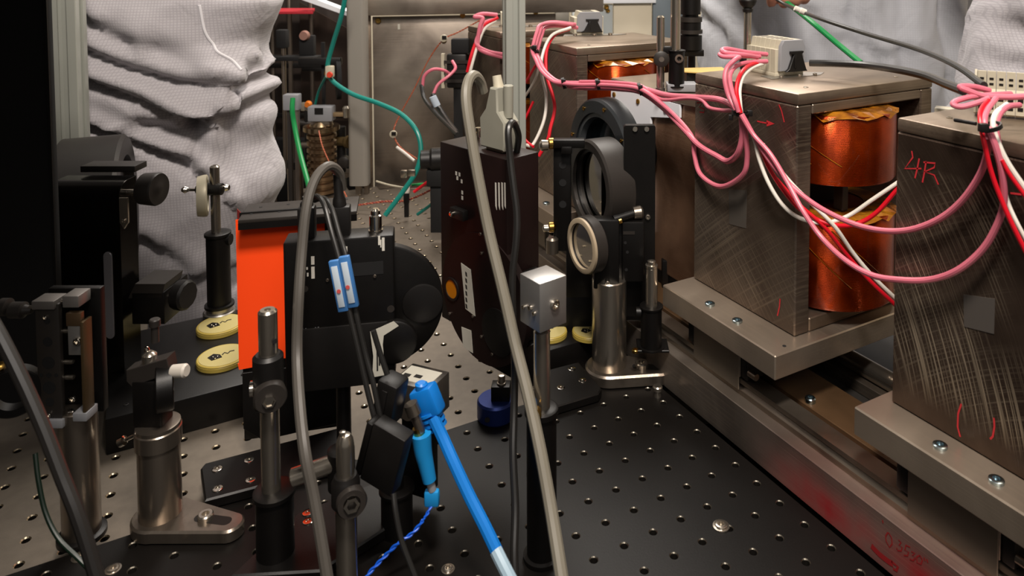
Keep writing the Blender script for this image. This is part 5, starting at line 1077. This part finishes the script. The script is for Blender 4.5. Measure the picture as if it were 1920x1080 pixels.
cable('black_cable', 'thin black cable beside the tag, right one of the pair on the nearer filter wheel', 'cable', [(590, 376, .556), (608, 372, .545), (622, 392, .535), (636, 440, .524), (648, 480, .514), (660, 540, .508), (668, 590, .502), (684, 660, .498), (700, 720, .492), (716, 800, .487)], 10, blackcab)
t = T('cable_tag', 'pair of blue edged clear tags clipped around the thin black cables', 'tag', 646, 530, .503, 0)
for s in (0, 1):
    bm = BM(); box(bm, -10, 10, -5, 5, -50, 50, 2); bmesh.ops.rotate(bm, verts=bm.verts, cent=(0, 0, 0), matrix=Matrix.Rotation(math.radians(-10), 3, 'Y')); bmesh.ops.translate(bm, verts=bm.verts, vec=(-8+s*19, -8, -2+s*8)); k = obj('tag', bm, bluetag, t)
    bm = BM(); box(bm, -6, 6, -6.5, -5.2, -40, 40, .4); bmesh.ops.rotate(bm, verts=bm.verts, cent=(0, 0, 0), matrix=Matrix.Rotation(math.radians(-10), 3, 'Y')); bmesh.ops.translate(bm, verts=bm.verts, vec=(-8+s*19, -8, -2+s*8)); obj('insert', bm, mat('tag_insert', '#b9c6d2', 0, .4), k)
    bm = BM(); lathe(bm, (-6+s*17, -15.5, -10+s*8), (0, -1, 0), [(0, 4), (.6, 4)], 12); obj('red_dot', bm, mat('red_dot', '#c4504c', 0, .5), k)
cable('black_cable', 'thin black cable leaving the box adapter to the bottom edge', 'cable', [(738, 925, .465), (742, 960, .46), (752, 1010, .455), (770, 1060, .45), (790, 1110, .445)], 11, blackcab)
cable('black_cable', 'black cable from the ferrite block up to the nearer filter wheel wires', 'cable', [(726, 702, .495), (712, 660, .497), (700, 620, .498)], 11, blackcab)
cable('dark_cable', 'blurred dark grey cable crossing the lower left corner', 'cable', [(-40, 560, .40), (0, 630, .395), (40, 710, .39), (80, 800, .385), (115, 890, .38), (150, 980, .375), (190, 1110, .37)], 26, greycabd)
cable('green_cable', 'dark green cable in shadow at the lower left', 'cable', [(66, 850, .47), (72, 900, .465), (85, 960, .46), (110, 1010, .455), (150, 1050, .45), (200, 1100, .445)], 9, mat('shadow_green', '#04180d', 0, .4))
# blue network cable and plug
cable('network_cable', 'thick blue network cable running from the silver camera to the bottom edge', 'cable', [(812, 782, .505), (830, 820, .50), (852, 870, .49), (880, 930, .48), (908, 985, .47), (932, 1035, .462)], 24, blue)
cable('cable_sleeve_label', 'pale printed label wrapped on the end of the thick blue cable', 'label', [(930, 1032, .4622), (948, 1068, .455), (975, 1120, .447)], 26, mat('pale_blue_label', '#9cb4c4', 0, .5))
t = T('network_plug', 'blue network plug boot pushed into the silver camera body', 'plug', 800, 745, .512, -15)
bm = bx(776, 826, 722, 778, -20, 14, 7); bmesh.ops.rotate(bm, verts=bm.verts, cent=(0, 0, 0), matrix=Matrix.Rotation(math.radians(-24), 3, 'Y')); obj('boot', bm, blue, t)
obj('latch', lt((792, 716, -6), (0, 0, 1), [(-10, 11), (0, 12), (3, 8)], 20), blue, t)
for i in range(4): obj('rib', lt((806+i*5, 768+i*9, -2), (.5, 0, -1), [(0, 23-i), (5, 23-i)], 24), blue, t)
t = T('coax_plug', 'light blue boot on a steel coax plug beside the thick blue cable', 'plug', 790, 830, .50, 0)
obj('steel_barrel', lt((770, 752, 0), (.35, 0, -1), [(0, 13), (22, 14), (24, 9), (52, 9), (60, 8)], 24), steeld, t); obj('ferrule', lt((783, 800, 0), (.2, 0, -1), [(0, 10), (16, 10)], 20), brass, t)
bm = BM(); tube(bm, [Vector((a-AN[0], d, AN[1]-b)) for a, b, d in catmull([(790, 812, 0), (793, 845, 0), (798, 870, 0), (805, 905, 0)], 5)], 18, 20, rf=lambda q: 19-6*q); obj('boot', bm, bluel, t)
obj('tail', cy((806, 905, 0), (810, 925, 0), 8), greyp, t); bm = bx(795, 824, 924, 956, -8, 8, 5); obj('end_cap', bm, bluel, t)
# ------------------------------------------------------------------ people in cleanroom suits
from mathutils.bvhtree import BVHTree
def loft(bm, secs, n=44, pw=2.3):
    rings = []
    for cx, cyy, cz, rx, ry in secs:
        R = []
        for i in range(n):
            a = 2*PI*i/n; c, s = math.cos(a), math.sin(a)
            R.append(bm.verts.new((cx+rx*math.copysign(abs(c)**(2/pw), c), cyy+ry*math.copysign(abs(s)**(2/pw), s), cz)))
        rings.append(R)
    for a, b in zip(rings, rings[1:]):
        for i in range(n): bm.faces.new([a[i], a[(i+1) % n], b[(i+1) % n], b[i]])
    bm.faces.new(rings[0][::-1]); bm.faces.new(rings[-1])
def voxel(bm, size):
    bmesh.ops.recalc_face_normals(bm, faces=bm.faces)
    me = bpy.data.meshes.new('tmp'); bm.to_mesh(me); bm.free(); o = bpy.data.objects.new('tmp', me); COL.objects.link(o)
    m = o.modifiers.new('r', 'REMESH'); m.mode = 'VOXEL'; m.voxel_size = size
    s = o.modifiers.new('s', 'SMOOTH'); s.iterations = 3; s.factor = .5
    me2 = bpy.data.meshes.new_from_object(o.evaluated_get(bpy.context.evaluated_depsgraph_get())); bpy.data.objects.remove(o); return me2
def limb(bm, pts, r0, r1, k=5):
    P = catmull(pts, k); tube(bm, P, r0, 18, rf=lambda q: r0+(r1-r0)*q)
def person(label, ax, d, secs, creases, mt, extra=None, hand=None, seed=1, lean=0, amp=.006, vox=.0085, face=True, coverz=None, fine=(9, 30)):
    """secs: (py, left px, right px, half depth); creases: (polyline in px, depth, width)"""
    s = d/FP; O = W(ax, -75, d); O.z = HC
    X = lambda px: (px-ax)*s
    Z = lambda py: -(py+75)*s
    F = -.9-HC
    bm = BM(); SS = []
    for py, l, r, ry in secs: SS.append((X((l+r)/2), 0, Z(py), X(r)-X((l+r)/2), ry))
    SS = sorted(SS, key=lambda q: q[2])
    # densify
    D = []
    for a, b in zip(SS, SS[1:]):
        for k in range(5): D.append(tuple(a[i]+(b[i]-a[i])*k/5 for i in range(5)))
    D.append(SS[-1]); loft(bm, D)
    zt = SS[-1][2]; cx = SS[-1][0]; zb = SS[0][2]; cb = SS[0][0]
    sh_z = max(zt, F+1.42)
    loft(bm, [(cx, 0, zt-.05, .19, .12), (cx, 0, sh_z-.04, .20, .12), (cx, 0, sh_z, .17, .10), (cx, 0, sh_z+.05, .07, .07), (cx, 0, sh_z+.12, .06, .065)])
    loft(bm, [(cx, 0, sh_z+.09, .05, .06), (cx, -.01, sh_z+.13, .078, .09), (cx, -.01, sh_z+.20, .086, .105), (cx, 0, sh_z+.27, .078, .10), (cx, 0, sh_z+.32, .04, .06)])
    lathe(bm, (cx, -.105, sh_z+.20), (0, -1, -.3), [(0, .014), (.02, .011), (.028, .004)], 10)
    for q in (-1, 1):
        limb(bm, [(cb+q*.085, 0, zb+.06), (cb+q*.095, 0, (zb+F)/2), (cb+q*.10, 0, F+.1), (cb+q*.10, 0, F+.03)], .10, .062)
        limb(bm, [(cb+q*.10, .03, F+.045), (cb+q*.105, -.09, F+.042), (cb+q*.11, -.16, F+.038)], .045, .035)
    if extra: extra(bm, X, Z, cx, sh_z)
    me = voxel(bm, vox)
    cr = [([(X(a), Z(b)) for a, b in P], dep, w) for P, dep, w in creases]
    rnd = Vector((seed*7.3, seed*3.1, seed*1.7))
    nrm = [v.normal.copy() for v in me.vertices]
    for v, nn in zip(me.vertices, nrm):
        x, y, z = v.co; dsp = 0
        q = Vector((x*fine[0]+z*4, y*8, z*fine[1]*.6-x*6))+rnd; dsp += amp*(1-2.2*abs(noise.noise(q)))
        q2 = Vector((x*26, y*20, z*26))+rnd; dsp += amp*.3*noise.noise(q2)
        if nn.y < .35:
            for P, dep, w in cr:
                best = None
                for (x0, z0), (x1, z1) in zip(P, P[1:]):
                    dx, dz = x1-x0, z1-z0; L2 = dx*dx+dz*dz; t = ((x-x0)*dx+(z-z0)*dz)/L2; tc = max(0, min(1, t))
                    ex, ez = x-(x0+dx*tc), z-(z0+dz*tc); dist = math.hypot(ex, ez); sg = 1 if (dx*ez-dz*ex) > 0 else -1
                    if best is None or dist < best[0]: best = (dist, sg)
                dd = best[0]*best[1]
                if abs(dd) < w*6: dsp += dep*(-math.exp(-(dd/w)**2)+.9*math.exp(-((dd-2.2*w)/(1.7*w))**2))
        v.co = v.co+nn*dsp
    if hand:
        hb = BM(); hand(hb, X, Z); hm = voxel(hb, .0022); b2 = BM(); b2.from_mesh(me); n0 = len(b2.faces); b2.from_mesh(hm); b2.faces.ensure_lookup_table()
        for i in range(n0, len(b2.faces)): b2.faces[i].material_index = 1
        b2.to_mesh(me); b2.free()
    me.materials.append(mt); me.materials.append(skin)
    for p in me.polygons:
        c = p.center
        if p.material_index == 0 and abs(c.x-cx) < .055 and c.y < -.075 and sh_z+.14 < c.z < sh_z+.27: p.material_index = 1
    me.polygons.foreach_set('use_smooth', [True]*len(me.polygons))
    me.name = 'person'; o = bpy.data.objects.new('person', me); COL.objects.link(o); o.location = O; o.rotation_euler = (0, 0, -TH)
    tag(o, label, 'person'); SC[0] = 1
    for q in (-.03, .03):
        e = obj('eye', lathe(BM(), (cx+q, -.108, sh_z+.225), (0, -1, 0), [(-.01, .010), (0, .009), (.004, .004), (.005, 0)], 12), ink, o)
    return o, X, Z
def seam(o, X, Z, pts, w, m, name='seam', off=.001):
    b = BM(); b.from_mesh(o.data); tr = BVHTree.FromBMesh(b); P = []
    for a, c in [(q.x, q.y) for q in catmull([Vector((p[0], p[1], 0)) for p in pts], 6)]:
        h = tr.ray_cast(Vector((X(a), -1, Z(c))), Vector((0, 1, 0)))
        if h[0]: P.append(h[0]-Vector((0, off, 0)))
    b.free()
    if len(P) > 2: SC[0] = 1; obj(name, tube(BM(), P, w, 8), m, o)
d1 = 1.10
def ex1(bm, X, Z, cx, sz):
    # left arm held against the body, elbow at right
    limb(bm, [(cx+.10, -.0, sz-.05), (X(380), -.03, Z(-20)), (X(385), -.03, Z(60)), (X(440), -.035, Z(140))], .07, .055)
    limb(bm, [(X(444), -.035, Z(142)), (X(380), -.06, Z(105)), (X(250), -.06, Z(50)), (X(120), -.06, Z(0))], .052, .07)
    limb(bm, [(cx-.17, 0, sz-.05), (cx-.24, .0, sz-.28), (cx-.26, .02, sz-.52), (cx-.26, .02, sz-.60)], .07, .04)
secs = [(-150, 30, 440, .12), (-60, 30, 470, .125), (0, 30, 520, .13), (40, 30, 505, .13), (85, 30, 478, .13), (120, 30, 470, .13), (160, 30, 480, .13), (188, 30, 484, .12), (220, 30, 494, .115), (265, 30, 492, .115), (310, 30, 505, .12), (360, 30, 508, .12), (430, 30, 478, .12), (520, 30, 450, .12), (620, 30, 420, .12)]
cr1 = [([(60, -10), (150, 25), (260, 75), (330, 108), (400, 132), (480, 150)], .013, .008), ([(60, 45), (150, 78), (280, 135), (345, 160), (420, 203)], .017, .007), ([(60, 120), (150, 155), (280, 213), (400, 272), (450, 335)], .016, .006), ([(255, 10), (300, 55), (330, 70)], .01, .008), ([(165, 205), (240, 245), (300, 255)], .008, .007),
       ([(345, 210), (375, 212), (415, 205)], .012, .012), ([(418, 205), (422, 240), (418, 272)], .008, .006), ([(425, 203), (470, 190), (500, 178)], .012, .009), ([(285, 440), (340, 402), (392, 458)], .007, .008), ([(285, 402), (345, 408)], .005, .007),
       ([(465, 200), (500, 300)], .006, .012), ([(440, 190), (470, 240), (470, 330)], .006, .01), ([(310, 40), (350, 70), (420, 105)], .009, .012), ([(165, 190), (230, 215)], .006, .008), ([(300, 520), (420, 490)], .005, .01)]
o1, X1, Z1 = person('person in a white gridded cleanroom suit behind the black optics at left, arm bent', 280, d1, secs, cr1, cloth, ex1, None, 1, amp=.0022, vox=.0065)
seam(o1, X1, Z1, [(440, 2), (444, 48), (458, 78), (482, 102), (505, 132), (512, 155), (506, 172)], .0020, mat('seam_white', '#d8d6da', 0, .6))
d2 = 1.45
HX = lambda px, dy: (px-CX)*(1.45+dy)/FP-(1575-CX)*1.45/FP
HZ = lambda py, dy: -(py+75)*(1.45+dy)/FP
def ex2(bm, X, Z, cx, sz):
    limb(bm, [(cx-.18, 0, sz-.06), (X(1340), -.06, Z(-250)), (X(1330), -.12, Z(-150)), (HX(1420, -.24), -.24, HZ(-130, -.24)), (HX(1452, -.30), -.30, HZ(-115, -.30))], .065, .040)
    limb(bm, [(cx+.18, 0, sz-.06), (cx+.26, -.03, sz-.3), (cx+.24, -.12, sz-.52)], .065, .045)
def hand2(bm, X, Z):
    w = Vector((HX(1464, -.30), -.30, HZ(-105, -.30)))
    tube(bm, [w+Vector((-.01, 0, .02)), w+Vector((0, 0, -.02)), w+Vector((.006, -.004, -.05))], .03, 14, rf=lambda q: .028-.002*q)
    tip = Vector((HX(1447, -.30), -.30, HZ(8, -.30)))
    tube(bm, catmull([w+Vector((-.016, -.01, -.045)), w+Vector((-.020, -.022, -.07)), tip+Vector((0, -.004, 0))], 6), .009, 12, rf=lambda q: .0098-.0022*q)
    for i, (dx, ln) in enumerate(((.0, .045), (.016, .042), (.03, .034))):
        tube(bm, catmull([w+Vector((dx-.004, -.012, -.045)), w+Vector((dx, -.034, -.06-ln*.3)), w+Vector((dx, -.022, -.066-ln*.55)), w+Vector((dx-.002, -.002, -.06-ln*.3))], 5), .009, 12, rf=lambda q: .0092-.002*q)
    tube(bm, catmull([w+Vector((-.024, .006, -.01)), w+Vector((-.032, -.006, -.04)), w+Vector((-.020, -.004, -.075))], 6), .011, 12, rf=lambda q: .012-.0035*q)
secs2 = [(-200, 1360, 1760, .13), (-90, 1345, 1790, .135), (-20, 1325, 1800, .14), (40, 1315, 1815, .14), (90, 1312, 1830, .14), (150, 1318, 1850, .14), (230, 1330, 1850, .14), (330, 1380, 1800, .14)]
cr2 = [([(1560, -60), (1555, 20), (1580, 90), (1600, 170)], .012, .014), ([(1712, -60), (1720, 30), (1730, 80), (1728, 150)], .016, .012), ([(1640, -40), (1630, 60), (1650, 150)], .008, .016), ([(1350, -40), (1345, 40), (1360, 110)], .014, .014), ([(1312, 20), (1340, 60), (1345, 90)], .01, .008), ([(1780, 20), (1790, 80), (1750, 150)], .012, .014), ([(1480, 20), (1500, 70), (1520, 120)], .009, .012), ([(1400, -20), (1395, 70), (1380, 130)], .01, .012), ([(1540, 60), (1600, 90), (1640, 80)], .006, .008)]
o2, X2, Z2 = person('person in a pale grey cleanroom suit behind the magnets, fingertip holding the green cable', 1575, d2, secs2, cr2, cloth2, ex2, hand2, 2, amp=.007, vox=.0095, fine=(30, 12))
secs3 = [(-200, 1900, 2180, .11), (-90, 1875, 2200, .11), (0, 1850, 2210, .125), (60, 1838, 2215, .125), (120, 1828, 2215, .125), (200, 1820, 2210, .125), (300, 1850, 2180, .12)]
cr3 = [([(1850, -40), (1862, 40), (1850, 110)], .01, .012), ([(1920, 0), (1880, 60), (1860, 130)], .007, .010), ([(1900, -20), (1920, 80)], .006, .012), ([(1860, 40), (1890, 70)], .005, .007)]
person('person in a white cleanroom suit cut off by the right edge, behind terminal block', 2010, 1.10, secs3, cr3, cloth, None, None, 3, amp=.006, vox=.0095)
